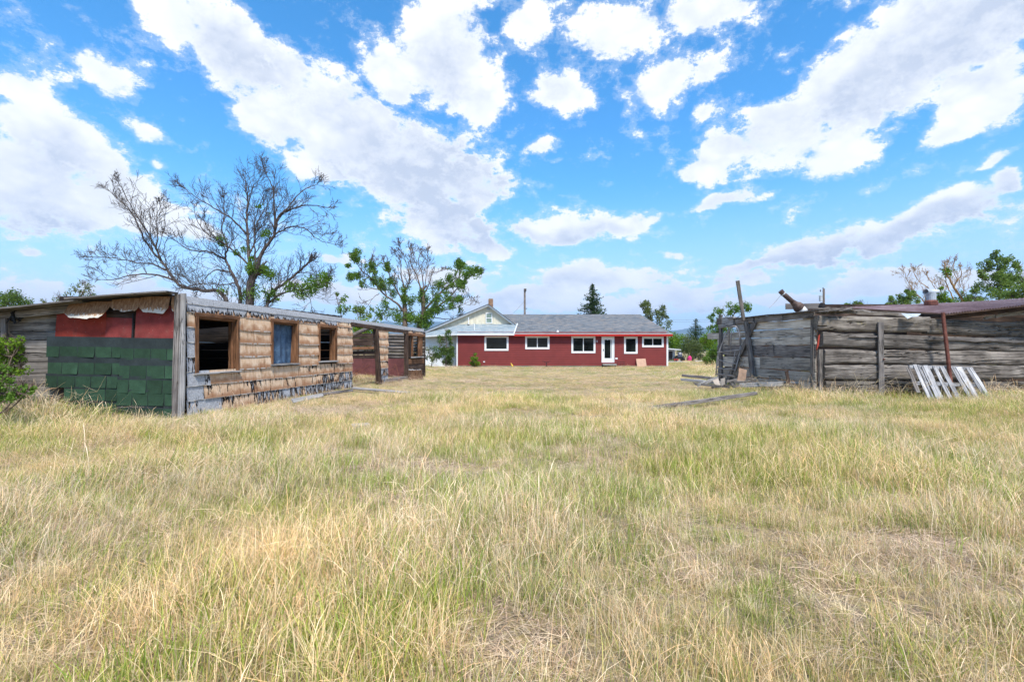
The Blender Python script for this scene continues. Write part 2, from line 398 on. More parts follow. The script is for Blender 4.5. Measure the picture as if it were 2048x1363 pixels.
def siding_mat(name):
    "asphalt siding sheet: grey granules wearing off over black felt to a tan backing, in vertical runs. wear 0 = grey, 1 = bare tan"
    m, g, bs, out = newmat(name)
    v, tc, r = objvec(g)
    wear = g.n('ShaderNodeAttribute', _attribute_type='OBJECT', _attribute_name='wear').outputs['Fac']
    hh = g.n('ShaderNodeAttribute', _attribute_type='OBJECT', _attribute_name='sheet').outputs['Fac']
    drip = g.n('ShaderNodeAttribute', _attribute_type='OBJECT', _attribute_name='drip').outputs['Fac']
    z = g.sep(tc)[2]
    vv = g.math('DIVIDE', z, hh)
    runs = g.noise(g.map(v, scale=(15, 1, 3.0)), 1.0, 6, 0.66, 0.25)
    broad = g.noise(g.map(v, scale=(1.3, 1, 1.0)), 1.0, 2, 0.5)
    t = g.math('ADD', g.math('ADD', runs, g.math('MULTIPLY', vv, drip)), g.math('MULTIPLY', g.math('SUBTRACT', broad, 0.5), 0.5))
    t = g.math('SUBTRACT', t, g.math('MULTIPLY', wear, 0.75))
    t = g.math('ADD', t, 0.17)
    grey_m = g.step(t, 0.50, 0.52)
    black_m = g.step(t, 0.375, 0.40)
    # tan backing: pale with fine vertical lines, scorched brown towards its lower edge
    lines = g.noise(g.map(v, scale=(46, 1, 1.6)), 1.0, 3, 0.6)
    patch = g.noise(v, 4.0, 4, 0.6)
    tan = g.ramp(g.math('ADD', g.math('MULTIPLY', lines, 0.5), g.math('MULTIPLY', patch, 0.5)), [(0.30, lin(150, 112, 84)), (0.46, lin(200, 168, 138)), (0.66, lin(224, 202, 178))])
    low = g.math('MULTIPLY', g.step(g.math('ADD', vv, g.math('MULTIPLY', g.math('SUBTRACT', patch, 0.5), 0.9)), 0.12, 0.55, 1.0, 0.0), 0.62)
    tan = g.mix(low, tan, lin(140, 86, 50))
    split = g.math('MULTIPLY', g.step(g.math('ABSOLUTE', g.math('SUBTRACT', g.noise(g.map(v, scale=(17, 1, 0.9), loc=(4, 0, 9)), 1.0, 2, 0.5), 0.5)), 0.0, 0.02, 1.0, 0.0), g.step(broad, 0.45, 0.6))
    tan = g.mix(g.math('MULTIPLY', split, 0.75), tan, lin(62, 42, 30))
    grey = g.ramp(g.noise(v, 30.0, 4, 0.7), [(0.3, lin(132, 134, 140)), (0.6, lin(178, 180, 186)), (0.8, lin(205, 206, 210))])
    c = g.mix(black_m, tan, lin(36, 29, 27))
    c = g.mix(grey_m, c, grey)
    # worn pale rim along the bottom edge
    rim = g.math('MULTIPLY', g.step(vv, 0.02, 0.05, 1.0, 0.0), g.step(g.noise(g.map(v, scale=(9, 1, 1)), 1.0, 3), 0.40, 0.5))
    c = g.mix(rim, c, lin(196, 192, 188))
    g.set(bs.inputs['Base Color'], c)
    g.set(bs.inputs['Normal'], g.bump(g.math('ADD', g.math('MULTIPLY', grey_m, 0.5), g.math('ADD', g.math('MULTIPLY', black_m, 0.3), g.math('MULTIPLY', lines, 0.3))), 0.8, 0.008))
    bs.inputs['Roughness'].default_value = 0.9
    return m
M_SIDING = siding_mat('worn_asphalt_siding')

def granule(name, base, var=0.35, tabvar=0.3, flecks=True):
    "mineral-surfaced asphalt shingle"
    m, g, bs, out = newmat(name)
    v, tc, r = objvec(g)
    n = g.noise(v, 180.0, 2, 0.7); b = g.noise(v, 5.0, 4, 0.6)
    c = g.mix(g.step(n, 0.3, 0.7), tuple(x * (1 - var) for x in base[:3]) + (1,), tuple(min(1, x * (1 + var)) for x in base[:3]) + (1,))
    c = g.mix(1.0, c, g.ramp(b, [(0.3, 0.75), (0.7, 1.2)]), 'MULTIPLY')
    c = g.mix(1.0, c, g.ramp(r, [(0, 1 - tabvar), (1, 1 + tabvar)]), 'MULTIPLY')
    if flecks:
        vo = g.n('ShaderNodeTexVoronoi', Vector=v, Scale=16.0).outputs['Distance']
        c = g.mix(g.step(vo, 0.05, 0.09, 0.7, 0.0), c, lin(190, 186, 176))
        c = g.mix(g.step(g.noise(g.map(v, scale=(1, 1, 0.4)), 3.0, 6, 0.7), 0.5, 0.75, 0.0, 0.55), c, lin(112, 74, 68))
        c = g.mix(g.step(g.noise(v, 1.6, 5, 0.65), 0.55, 0.75, 0.0, 0.45), c, lin(70, 40, 38))
    g.set(bs.inputs['Base Color'], c)
    g.set(bs.inputs['Normal'], g.bump(n, 0.5, 0.004))
    bs.inputs['Roughness'].default_value = 0.95
    return m
M_GREEN = granule('green_shingle', lin(43, 67, 51), tabvar=0.34, flecks=False)
M_HEAD = granule('shingle_headlap', lin(44, 52, 54), tabvar=0.12, flecks=False)
M_RED = granule('red_roll_roofing', lin(146, 58, 48), var=0.25, tabvar=0.22)
M_RED2 = granule('maroon_roll_roofing', lin(126, 55, 53), var=0.25, tabvar=0.12)
def torn_mat():
    m, g, bs, out = newmat('torn_tan_felt')
    v, tc, r = objvec(g)
    z = g.sep(tc)[2]
    lines = g.noise(g.map(v, scale=(26, 1, 9.0)), 1.0, 5, 0.7)
    c = g.ramp(lines, [(0.3, lin(104, 74, 52)), (0.5, lin(142, 106, 78)), (0.72, lin(176, 146, 116))])
    edge = g.step(g.math('ADD', z, g.math('MULTIPLY', g.math('SUBTRACT', lines, 0.5), 0.35)), 0.015, 0.05, 1.0, 0.0)
    c = g.mix(edge, c, lin(196, 190, 180))
    g.set(bs.inputs['Base Color'], c); g.set(bs.inputs['Normal'], g.bump(lines, 0.4, 0.006))
    return m
M_TORN = torn_mat()
M_BLACKFELT = plain('black_felt', (0.02, 0.02, 0.022, 1), 0.9, 0.3)
M_ROOFEDGE = wood('roof_edge_wood', lin(60, 58, 58), lin(112, 108, 106), lin(160, 156, 152), moss=0.25)
M_SHEATH = wood('sheathing', lin(40, 32, 26), lin(84, 66, 52), lin(122, 98, 80))
M_SHEETRED = plain('maroon_sheet', lin(104, 62, 62), 0.7, 0.2, 3.0, dirt=(lin(70, 48, 44), 0.6))
def tarp():
    m, g, bs, out = newmat('blue_tarp')
    v, tc, r = objvec(g)
    c = g.ramp(g.noise(v, 4.0, 5, 0.6, 1.0), [(0.3, lin(40, 58, 82)), (0.6, lin(82, 108, 136)), (0.8, lin(150, 170, 186))])
    g.set(bs.inputs['Base Color'], c); bs.inputs['Roughness'].default_value = 0.45
    g.set(bs.inputs['Normal'], g.bump(g.noise(g.map(v, scale=(6, 1, 1.5)), 1.0, 3, 0.5, 1.5), 0.6, 0.05))
    return m
M_TARP = tarp()

def shell(name, fn, nu, nv, thick, mat, parent, M, ydir=1.0):
    "closed thin sheet: fn(u, v) -> local x, y, z of its front face"
    u = np.linspace(0, 1, nu); vv = np.linspace(0, 1, nv)
    fr = [fn(a, b) for a in u for b in vv]
    bk = [(x, y + thick * ydir, z) for (x, y, z) in fr]
    n = nu * nv; f = []
    for i in range(nu - 1):
        for k in range(nv - 1):
            a = i * nv + k
            f.append((a, a + nv, a + nv + 1, a + 1)); f.append((n + a, n + a + 1, n + a + nv + 1, n + a + nv))
    for i in range(nu - 1):
        a = i * nv; f.append((a, n + a, n + a + nv, a + nv))
        a += nv - 1; f.append((a, a + nv, n + a + nv, n + a))
    for k in range(nv - 1):
        f.append((k, k + 1, n + k + 1, n + k)); a = (nu - 1) * nv + k; f.append((a, n + a, n + a + 1, a + 1))
    return mesh_obj(name, fr + bk, f, mat, parent, M)

# ================================================================ ground
def ground_mat():
    m, g, bs, out = newmat('meadow_ground')
    tc = g.n('ShaderNodeTexCoord').outputs['Object']
    n1 = g.noise(tc, 0.45, 5, 0.6); n2 = g.noise(tc, 7.0, 6, 0.7); n3 = g.noise(tc, 60.0, 4, 0.7)
    soil = g.ramp(n3, [(0.3, lin(112, 98, 84)), (0.5, lin(150, 132, 110)), (0.72, lin(190, 172, 142))])
    straw = g.ramp(n3, [(0.3, lin(140, 120, 78)), (0.7, lin(205, 184, 132))])
    green = g.ramp(n3, [(0.3, lin(84, 92, 44)), (0.7, lin(140, 148, 84))])
    c = g.mix(g.step(n2, 0.42, 0.58), soil, straw)
    c = g.mix(g.step(n1, 0.46, 0.66, 0.0, 0.7), c, green)
    g.set(bs.inputs['Base Color'], c); bs.inputs['Roughness'].default_value = 1.0
    g.set(bs.inputs['Normal'], g.bump(g.math('ADD', n2, n3), 0.8, 0.04))
    return m
M_GROUND = ground_mat()
def axis(lo, hi, fine_lo, fine_hi, stepf, k=1.13):
    a = list(np.arange(fine_lo, fine_hi + 1e-6, stepf)); s = stepf
    while a[-1] < hi: s *= k; a.append(a[-1] + s)
    s = stepf
    while a[0] > lo: s *= k; a.insert(0, a[0] - s)
    return np.array(a)
gx, gy = axis(-14000, 14000, -16, 18, 0.4, 1.16), axis(-400, 14000, -2, 34, 0.4, 1.16)
XX, YY = np.meshgrid(gx, gy, indexing='ij')
ZZ = terrain(XX, YY)
nyv = len(gy)
gv = np.stack([XX, YY, ZZ], -1).reshape(-1, 3)
gf = [(i*nyv+k, (i+1)*nyv+k, (i+1)*nyv+k+1, i*nyv+k+1) for i in range(len(gx)-1) for k in range(nyv-1)]
ground = mesh_obj('ground', gv, gf, M_GROUND, smooth=True)
tag(ground, 'rough dry meadow ground', None, None, 'structure')

# mountains far behind
def mountain_mat():
    m, g, bs, out = newmat('forested_mountain')
    tc = g.n('ShaderNodeTexCoord').outputs['Object']
    c = g.ramp(g.noise(tc, 0.004, 6, 0.6), [(0.35, (0.035, 0.055, 0.035, 1)), (0.65, (0.09, 0.11, 0.07, 1))])
    g.set(bs.inputs['Base Color'], c); bs.inputs['Roughness'].default_value = 1.0
    return m
M_MOUNT = mountain_mat()
mx = np.linspace(-13000, 13000, 220); md = np.linspace(0, 1, 14)
MX, MD = np.meshgrid(mx, md, indexing='ij')
ridge = 520 + 170 * (fbm(MX * 0.00045 + 3, MX * 0, 21, 4) - 0.5) * 2
prof = np.sin(np.clip(MD * 1.05, 0, 1) * math.pi / 2)
MZ = ridge * prof * (0.86 + 0.28 * fbm(MX * 0.0022, MD * 5, 31, 4)) - 4
MY = 8000 + MD * 2600 + (fbm(MX * 0.001, MD * 3, 5, 3) - 0.5) * 700
mf = [(i*14+k, (i+1)*14+k, (i+1)*14+k+1, i*14+k+1) for i in range(219) for k in range(13)]
mo = mesh_obj('mountain', np.stack([MX, MY, MZ], -1).reshape(-1, 3), mf, M_MOUNT, smooth=True)
tag(mo, 'blue forested mountain ridge on the horizon', None, None, 'structure')

# ================================================================ left shed
O1 = Vector((-7.25, 10.6, 0)); dU = Vector((0.1313, 0.9913, 0)).normalized(); nO = Vector((dU.y, -dU.x, 0))
def WU(u, z, off=0.0): return O1 + dU * u + nO * off + Vector((0, 0, z))
def uW(px):
    Y = 8.653 / (0.1324 - (px - 1024) / FPX); return (Y - 10.6) / dU.y
shed = thing('ruined_shed', O1, 'long low ruined shed with peeling tan siding and green shingles on its end', 'shed')
TOPZ = 2.70; UEND = 17.05
OPEN = [(0.40, 1.72, 0.98, 2.28), (3.14, 4.38, 1.10, 2.32), (5.68, 6.82, 1.13, 2.30), (8.15, 10.62, -1, 2.47), (11.72, 14.15, -1, 2.40), (14.95, 16.2, 1.15, 2.26)]
# sheathing behind the siding, cut around every opening
us = sorted({0.0, UEND} | {q for o in OPEN for q in o[:2]})
mb = MB()
MW = frame_of(WU(0, 0), WU(1, 0))
for a, b in zip(us[:-1], us[1:]):
    mid = (a + b) / 2; op = [o for o in OPEN if o[0] < mid < o[1]]
    if op:
        o = op[0]
        if o[2] > 0: mb.box((a, 0.035, -0.1), (b, 0.12, o[2]))
        mb.box((a, 0.035, o[3]), (b, 0.12, TOPZ))
    else: mb.box((a, 0.035, -0.1), (b, 0.12, TOPZ))
mb.build('sheathing', M_SHEATH, shed, M=MW)
# siding sheets
ROWS = [2.70, 2.555, 2.37, 2.035, 1.695, 1.355, 1.03, 0.71, 0.38, 0.02]
WEAR = [0.02, 0.40, 0.88, 0.97, 1.0, 0.95, 0.68, 0.56, 0.44]
for ri in range(9):
    zt, zb = ROWS[ri], ROWS[ri + 1]; h = zt - zb + 0.02
    blocks = []
    for o in OPEN:
        ov = min(zt, o[3]) - max(zb, o[2])
        if ov > 0.4 * (zt - zb): blocks.append((o[0] - 0.02, o[1] + 0.02))
    spans = []; cur = 0.13
    for a, b in sorted(blocks):
        if a - cur > 0.12: spans.append((cur, a))
        cur = max(cur, b)
    spans.append((cur, UEND - 0.02))
    for a, b in spans:
        if a > 14 and ri > 1: continue                      # far end has lost its sheets
        first = 1.22 * (0.35 + 0.65 * random.random()); x = a; k = 0
        cuts = [a]
        while b - cuts[-1] > 1.45:
            cuts.append(cuts[-1] + (first if len(cuts) == 1 else 1.22))
        cuts.append(b)
        for c0, c1 in zip(cuts[:-1], cuts[1:]):
            L = c1 - c0 - 0.012
            curl = random.uniform(0.014, 0.05) if 2 <= ri <= 5 else random.uniform(0.008, 0.025) if ri > 5 else random.uniform(0.0, 0.012)
            if L < 0.6: curl *= 0.2
            s1, s2 = random.random() * 50, random.random() * 50
            droop = random.uniform(0, 0.02) if 2 <= ri <= 6 else 0
            def fn(u, v, L=L, h=h, curl=curl, s1=s1, s2=s2, droop=droop):
                bow = 0.5 + 1.0 * float(vnoise(u * 2.2 + s1, 3.0, 1))
                y = -0.012 - 0.016 * (1 - v) - curl * bow * (1 - v) ** 2 * (1 if v > 0.02 else 0.82) - 0.35 * curl * math.sin(math.pi * v)
                z = v * h + (1 - v) * (float(vnoise(u * L * 5 + s2, 1.0, 2)) - 0.5) * 0.025 - droop * (1 - v) * math.sin(u * 3.1)
                return (u * L, y, z)
            wear = WEAR[ri] + random.uniform(-0.08, 0.08)
            if c0 < 0.2 and ri > 2: wear = random.uniform(0.0, 0.12)
            if ri >= 6: wear -= 0.022 * c0
            if ri == 1 and c0 > 6: wear = 0.62
            o = shell('siding_sheet', fn, max(4, int(L * 6)), 7, 0.006, M_SIDING, shed, frame_of(WU(c0, zb - 0.02), WU(c1, zb - 0.02)))
            o['wear'] = float(max(0, min(1, wear))); o['sheet'] = float(h); o['drip'] = 0.30 if ri < 3 else 0.10
# window frames
def rough_window(o, curtain=False, depth=0.2):
    a, b, z0, z1 = o
    win = mesh_obj('window', *(lambda q: (q.v, q.f))(MB().box((0, -0.02, 0), (b - a, 0.03, 0.03))), M_BROWNWOOD, shed, frame_of(WU(a, z1 - 0.03), WU(b, z1 - 0.03)))
    def fr(nm, ua, za, ub, zb, hh, t, off, mat=M_BROWNWOOD, up=(0, 0, 1)):
        return plank(nm, WU(ua, za, off), WU(ub, zb, off), hh, t, mat, win, up=up, wav=0.004)
    fr('lintel', a - 0.06, z1 + 0.035, b + 0.06, z1 + 0.035, 0.09, 0.05, 0.045)
    fr('jamb', a - 0.01, z0, a - 0.01, z1, 0.075, 0.05, 0.045, up=dU)
    fr('jamb', b + 0.01, z0, b + 0.01, z1, 0.075, 0.05, 0.045, up=dU)
    fr('jamb_lining', a + 0.02, z0, a + 0.02, z1, 0.03, depth, -depth / 2 + 0.01, up=dU)
    fr('jamb_lining', b - 0.02, z0, b - 0.02, z1, 0.03, depth, -depth / 2 + 0.01, up=dU)
    fr('head_lining', a, z1 - 0.045, b, z1 - 0.045, 0.03, depth, -depth / 2 + 0.01)
    fr('stop', b - 0.06, z0, b - 0.06, z1, 0.04, 0.05, -0.06, up=dU)
    fr('sill', a - 0.08, z0 - 0.02, b + 0.08, z0 - 0.02, 0.045, 0.22, -0.01, M_SILVER)
    return win
wins = [rough_window(o) for o in OPEN[:3]]
# blue tarp hung inside the middle window
a, b, z0, z1 = OPEN[1]
def tf(u, v): return (u * (b - a - 0.02), 0.03 * math.sin(u * 9 + v * 2) + 0.02 * math.sin(u * 23), v * (z1 - z0 - 0.03) - 0.04 * math.sin(u * 3.1) * v)
curtain = shell('tarp_curtain', tf, 22, 8, 0.004, M_TARP, None, frame_of(WU(a + 0.01, z0 + 0.01, -0.16), WU(b, z0 + 0.01, -0.16)))
tag(curtain, 'dusty blue tarp hanging inside the middle window of the ruined shed', 'tarp')
# openings: header, posts
plank('header', WU(8.0, 2.50, -0.02), WU(14.3, 2.44, -0.02), 0.16, 0.16, M_CHARWOOD, shed, segs=6)
plank('post', WU(10.72, -0.05, 0.03), WU(10.40, 2.44, -0.02), 0.20, 0.18, M_CHARWOOD, shed, up=dU, segs=5)
plank('post', WU(11.72, -0.05, -0.12), WU(11.66, 2.38, -0.12), 0.20, 0.16, M_GREYWOOD, shed, up=dU, segs=4)
plank('post', WU(14.2, -0.05, 0.02), WU(14.2, 2.40, 0.0), 0.18, 0.16, M_CHARWOOD, shed, up=dU, segs=4)
plank('post', WU(14.62, 1.15, 0.03), WU(14.6, 2.34, 0.03), 0.16, 0.10, M_CHARWOOD, shed, up=dU, segs=3)
plank('post', WU(16.95, -0.05, 0.03), WU(16.95, 2.52, 0.03), 0.14, 0.16, M_CHARWOOD, shed, up=dU, segs=3)
plank('window_stud', WU(14.98, 1.15, 0.02), WU(14.98, 2.26, 0.02), 0.12, 0.12, M_BROWNWOOD, shed, up=dU)
plank('window_stud', WU(16.15, 1.15, 0.02), WU(16.15, 2.26, 0.02), 0.16, 0.12, M_BROWNWOOD, shed, up=dU)
plank('sill', WU(14.7, 1.13, 0.06), WU(16.5, 1.13, 0.06), 0.06, 0.24, M_SILVER, shed)
plank('lintel_log', WU(14.4, 2.32, 0.05), WU(16.9, 2.32, 0.05), 0.14, 0.16, M_BROWNWOOD, shed)
for k, z in enumerate((0.35, 0.62, 0.90)):
    plank('apron_board', WU(14.35, z, 0.045), WU(16.85, z, 0.045), 0.26, 0.04, M_CHARWOOD if k < 2 else M_BROWNWOOD, shed, wav=0.012)
plank('side_board', WU(16.45, 1.2, 0.05), WU(16.45, 2.3, 0.05), 0.3, 0.035, M_BROWNWOOD, shed, up=dU, wav=0.01)
plank('threshold', WU(11.4, 0.12, 0.05), WU(14.2, 0.10, 0.02), 0.16, 0.2, M_GREYWOOD, shed)
# near corner post: two boards
plank('corner_board', O1 + Vector((0.03, -0.06, -0.05)), O1 + Vector((0.06, -0.03, 2.74)), 0.13, 0.05, M_SILVER, shed, up=nO, segs=4)
plank('corner_board', O1 + Vector((-0.09, -0.09, -0.05)), O1 + Vector((-0.04, -0.07, 2.72)), 0.11, 0.05, M_GREYWOOD, shed, up=nO, segs=4)
# near end wall (faces the camera)
YE = 10.6
def E(px, py, off=0.0): return P(px, py, YE) + Vector((0, -off, 0))
def Ez(x, y): return (x * 0.2201, 560 + y * 0.2201)         # zoomed crop -> photo pixel
seams = [236, 305, 380, 465, 540, 660, 740, 850, 962, 1080, 1240]
for k in range(len(seams) - 1):
    y0, y1 = 560 + seams[k] * 0.2201, 560 + seams[k + 1] * 0.2201
    zc = (PZ(y0, YE) + PZ(y1, YE)) / 2; hh = PZ(y0, YE) - PZ(y1, YE) - 0.012
    plank('wall_plank', (-13.6, YE + 0.16, zc - 0.02), (-9.4, YE + 0.12, zc), hh, 0.05, M_DARKWOOD, shed, segs=6, wav=0.012)
plank('wall_post', P(9, 626, YE - 0.02), P(9, 760, YE - 0.02), 0.11, 0.08, M_GREYWOOD, shed, up=(1, 0, 0), segs=3)
plank('wall_post', P(-60, 626, YE - 0.02), P(-60, 800, YE - 0.02), 0.13, 0.08, M_GREYWOOD, shed, up=(1, 0, 0), segs=3)
for k in range(9):                                          # boards behind the shingled panel
    z0 = -0.05 + k * 0.305
    plank('wall_plank', (-9.95, YE + 0.05, z0 + 0.15), (-7.33, YE + 0.05, z0 + 0.15), 0.295, 0.05, M_CHARWOOD, shed, segs=2)
# torn felt strips hanging from the eave
for (x0, x1, yt, yb, cu) in [(655, 1030, 195, 335, 0.16), (1040, 1300, 165, 300, 0.08), (1300, 1562, 150, 285, 0.07), (1578, 1628, 150, 290, 0.03)]:
    a, b = Ez(x0, yt), Ez(x1, yb); pa, pb = E(a[0], a[1]), E(b[0], b[1]); L = pb.x - pa.x; h = pa.z - pb.z
    s1 = random.random() * 30
    def tn(u, v, L=L, h=h, cu=cu, s1=s1):
        rag = (float(fbm(np.array(u * L * 2.2 + s1), np.array(1.0), 4, 5)) - 0.5) * 0.26 + (0.10 * max(0, abs(u - 0.5) * 2 - 0.72) / 0.28)
        y = -0.03 - cu * (1 - v) ** 1.6 * (0.6 + 0.8 * float(vnoise(u * 2 + s1, 0.5, 1))) - 0.02 * math.sin(v * 3)
        return (u * L, y, v * h + (1 - v) ** 2 * rag)
    shell('torn_felt', tn, 44, 8, 0.006, M_TORN, shed, frame_of((pa.x, YE - 0.015, pb.z), (pb.x, YE - 0.015, pb.z)))
# red roll roofing panels
for (x0, x1, y0, y1, d) in [(495, 958, 275, 530, 0.0), (945, 1213, 338, 540, 0.006), (1222, 1625, 225, 552, 0.012)]:
    a, b = Ez(x0, y0), Ez(x1, y1); pa, pb = E(*a), E(*b); L = pb.x - pa.x; h = pa.z - pb.z; s1 = random.random() * 20
    def rf(u, v, L=L, h=h, s1=s1):
        return (u * L + 0.05 * v * (1 - u), -0.012 * math.sin(u * 4 + s1) * math.sin(v * 3), v * h - 0.02 * u)
    shell('red_felt_panel', rf, 12, 6, 0.005, M_RED if x0 < 600 else M_RED2, shed, frame_of((pa.x, YE + 0.012 - d, pb.z), (pb.x, YE + 0.012 - d, pb.z)))
plank('red_felt_batten', E(*Ez(1211, 300), off=0.005), E(*Ez(1205, 530), off=0.005), 0.03, 0.02, M_BLACKFELT, shed, up=(1, 0, 0))
# green shingle strips: dark headlap with tabs below
strips = [(430, 1110, 510, 600, 690, 0.020), (1105, 1612, 522, 620, 715, 0.026), (445, 1100, 688, 748, 845, 0.030), (1095, 1605, 705, 775, 885, 0.036),
          (430, 1085, 845, 868, 965, 0.040), (1080, 1598, 868, 902, 1015, 0.046), (600, 1085, 965, 985, 1085, 0.050), (1080, 1590, 990, 1015, 1128, 0.056), (1085, 1588, 1120, 1160, 1260, 0.060), (640, 1085, 1085, 1110, 1200, 0.056)]
for (x0, x1, yh, yt, yb, off) in strips:
    pa, pb = E(*Ez(x0, yh)), E(*Ez(x1, yb)); L = pb.x - pa.x; zh = pa.z; ztab = E(*Ez(x0, yt)).z; zb = pb.z
    tilt = 0.010 * L * random.uniform(0.6, 1.6)
    y = YE - off
    A = Vector((pa.x, y, zb)); B = Vector((pb.x, y, zb - tilt))
    def hf(u, v, L=L, h=zh - zb): return (u * L, -0.003 * math.sin(u * 5), v * h)
    st = shell('shingle_strip', hf, 8, 3, 0.004, M_HEAD, shed, frame_of(A, B))
    x = 0.0; first = True
    while x < L - 0.03:
        wd = random.uniform(0.34, 0.40) if not first else random.uniform(0.2, 0.38); first = False
        wd = min(wd, L - x); ht = ztab - zb + 0.012; cu = random.uniform(0.0, 0.022); s1 = random.random()
        def gf2(u, v, wd=wd, ht=ht, cu=cu, s1=s1): return (0.004 + u * (wd - 0.014) + 0.010 * (v - 0.5) * (s1 - 0.5), -0.006 - cu * (1 - v) ** 2 * (0.4 + u), v * ht - 0.012)
        shell('shingle_tab', gf2, 3, 4, 0.004, M_GREEN, st, frame_of(A + (B - A) * (x / L), B))
        x += wd
# roof: boards on the near half, rotten edge towards the camera
def roofz(x): return 2.70 + (x + 7.25) * 0.088
for k in range(22):
    yy = YE - 0.25 + k * 0.40
    sh = dU.x / dU.y * (yy - YE)
    xl = -13.9 + random.uniform(-0.1, 0.1); xr = -7.28 + sh + random.uniform(-0.03, 0.01)
    if k == 0:
        plank('roof_board', (-9.45, yy + 0.02, roofz(-9.45) + 0.085), (xr + 0.06, yy, roofz(xr) + 0.05), 0.36, 0.035, M_ROOFEDGE, shed, up=(0, 1, 0), wav=0.014, segs=8, rag=0.03)
        plank('roof_board', (xl, yy + 0.06, roofz(xl) - 0.03), (-9.25, yy + 0.02, roofz(-9.25) + 0.025), 0.36, 0.035, M_ROOFEDGE, shed, up=(0, 1, 0), wav=0.014, segs=8, rag=0.03)
    elif k < 20:
        plank('roof_board', (xl, yy, roofz(xl)), (xr - 0.05, yy, roofz(xr) - 0.02), 0.39, 0.03, M_ROOFEDGE, shed, up=(0, 1, 0), wav=0.006)
plank('roof_felt', (-13.9, YE + 3.6, roofz(-13.9) + 0.035), (-7.45, YE + 3.6, roofz(-7.45) + 0.03), 7.6, 0.012, M_BLACKFELT, shed, up=(0, 1, 0), wav=0.004)
plank('eave_board', (-13.8, YE - 0.03, roofz(-13.8) - 0.12), (-9.2, YE - 0.03, roofz(-9.2) - 0.10), 0.14, 0.06, M_DARKWOOD, shed, segs=4, wav=0.01)
# dark torn felt lumps under the left eave
for (px, py, r) in [(30, 632, 0.16), (44, 628, 0.13), (22, 640, 0.10)]:
    p = P(px, py, YE - 0.05); 
    pts = [p + Vector((random.uniform(-r, r), random.uniform(-0.05, 0.05), random.uniform(-r, r))) for _ in range(5)]
    MB().tube(pts, [0.01, 0.03, 0.035, 0.03, 0.01], 6).build('hanging_felt', M_BLACKFELT, shed)
# wall pieces inside: back wall, far end wall of round logs, partition
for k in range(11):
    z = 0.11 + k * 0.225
    MB().tube([(-13.3, 10.9, z), (-12.4, 19, z + 0.02), (-11.6, 27.3, z)], 0.112, 9).build('back_log', M_SHADEWOOD, shed, smooth=True) if z < 2.3 else None
def FE(px, py, Y=27.3): return P(px, py, Y)
for k in range(8):
    z = 1.10 + k * 0.178
    r = 0.088
    if z + r < 2.56: MB().tube([(-7.45, 27.25, z), (-6.3, 27.3, z + random.uniform(-.01, .01)), (-4.95, 27.3, z)], [r, r * 1.03, r * 0.97], 9).build('end_log', M_LOG, shed, smooth=True)
for k in range(6):
    z = 1.02 + k * 0.24
    plank('end_plank', (-11.6, 27.2, z + 0.12 - 0.05), (-7.5, 27.25, z + 0.12), 0.232, 0.08, M_CHARWOOD, shed, segs=4, wav=0.012)
plank('end_plank', (-11.4, 27.0, 1.56), (-7.3, 27.08, 1.66), 0.14, 0.05, M_BROWNWOOD, shed, segs=3, wav=0.02)
plank('end_post', (-7.45, 27.05, 0), (-7.5, 27.05, 2.5), 0.16, 0.14, M_CHARWOOD, shed, up=(1, 0, 0))
for (x0, x1) in [(-11.3, -8.4), (-8.4, -6.7), (-6.68, -5.1)]:
    plank('maroon_sheet', (x0, 27.0 + x0 * 0.004, 0.55), (x1 + 0.03, 27.0 + x0 * 0.004, 0.55), 0.98, 0.02, M_SHEETRED, shed, wav=0.003)
# cross wall that closes off the dark near room
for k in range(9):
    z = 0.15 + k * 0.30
    plank('partition_plank', (-12.3, 18.5, z), (-6.45, 18.5, z), 0.288, 0.05, M_SHADEWOOD, shed, segs=2)
MB().tube([P(700, 672, 20.5), P(745, 652, 23.5)], 0.085, 10).build('fallen_rafter', M_LOG, shed, smooth=True)
# furniture of the dark room: pole and beams seen through the first window
MB().tube([(-8.75, 13.1, 0.9), (-8.72, 13.15, 2.3)], 0.035, 8).build('inner_pole', M_SILVER, shed, smooth=True)
for z, m_ in ((1.18, M_SHADEWOOD), (1.02, M_SHADEWOOD), (0.85, M_CHARWOOD)):
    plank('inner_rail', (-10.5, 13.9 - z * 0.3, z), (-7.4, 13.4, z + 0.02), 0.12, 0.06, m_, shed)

# splintered stump standing in front of the far end
def stump():
    base = P(830, 700, 24.6); base.z = 0
    n, rows = 28, 7; v = []; f = []
    s = thing('tree_stump', base, 'splintered brown tree stump in front of the shed\'s far end', 'stump')
    for i in range(rows):
        t = i / (rows - 1)
        for k in range(n):
            a = 2 * math.pi * k / n
            r = 0.33 * (1.16 - 0.22 * t + 0.10 * math.exp(-t * 5)) * (1 + 0.13 * (float(vnoise(k * 0.9, 2.0, 5)) - 0.5) * 2)
            z = t * (0.56 + (0.09 * (float(vnoise(k * 1.7, 8.0, 3)) - 0.5) if i == rows - 1 else 0)) - 0.05
            v.append((z, r * math.cos(a), r * math.sin(a)))
    f = [(i*n+k, i*n+(k+1)%n, (i+1)*n+(k+1)%n, (i+1)*n+k) for i in range(rows-1) for k in range(n)]
    c = len(v); v.append((0.49, 0, 0))
    top = [((rows-1)*n+k, (rows-1)*n+(k+1)%n, c) for k in range(n)]
    M = frame_of(base, base + Vector((0, 0, 1)), up=(1, 0, 0))
    mesh_obj('bark', v, f, M_STUMP, s, M)
    mesh_obj('cut_face', v, top, M_SILVER, s, M)
stump()
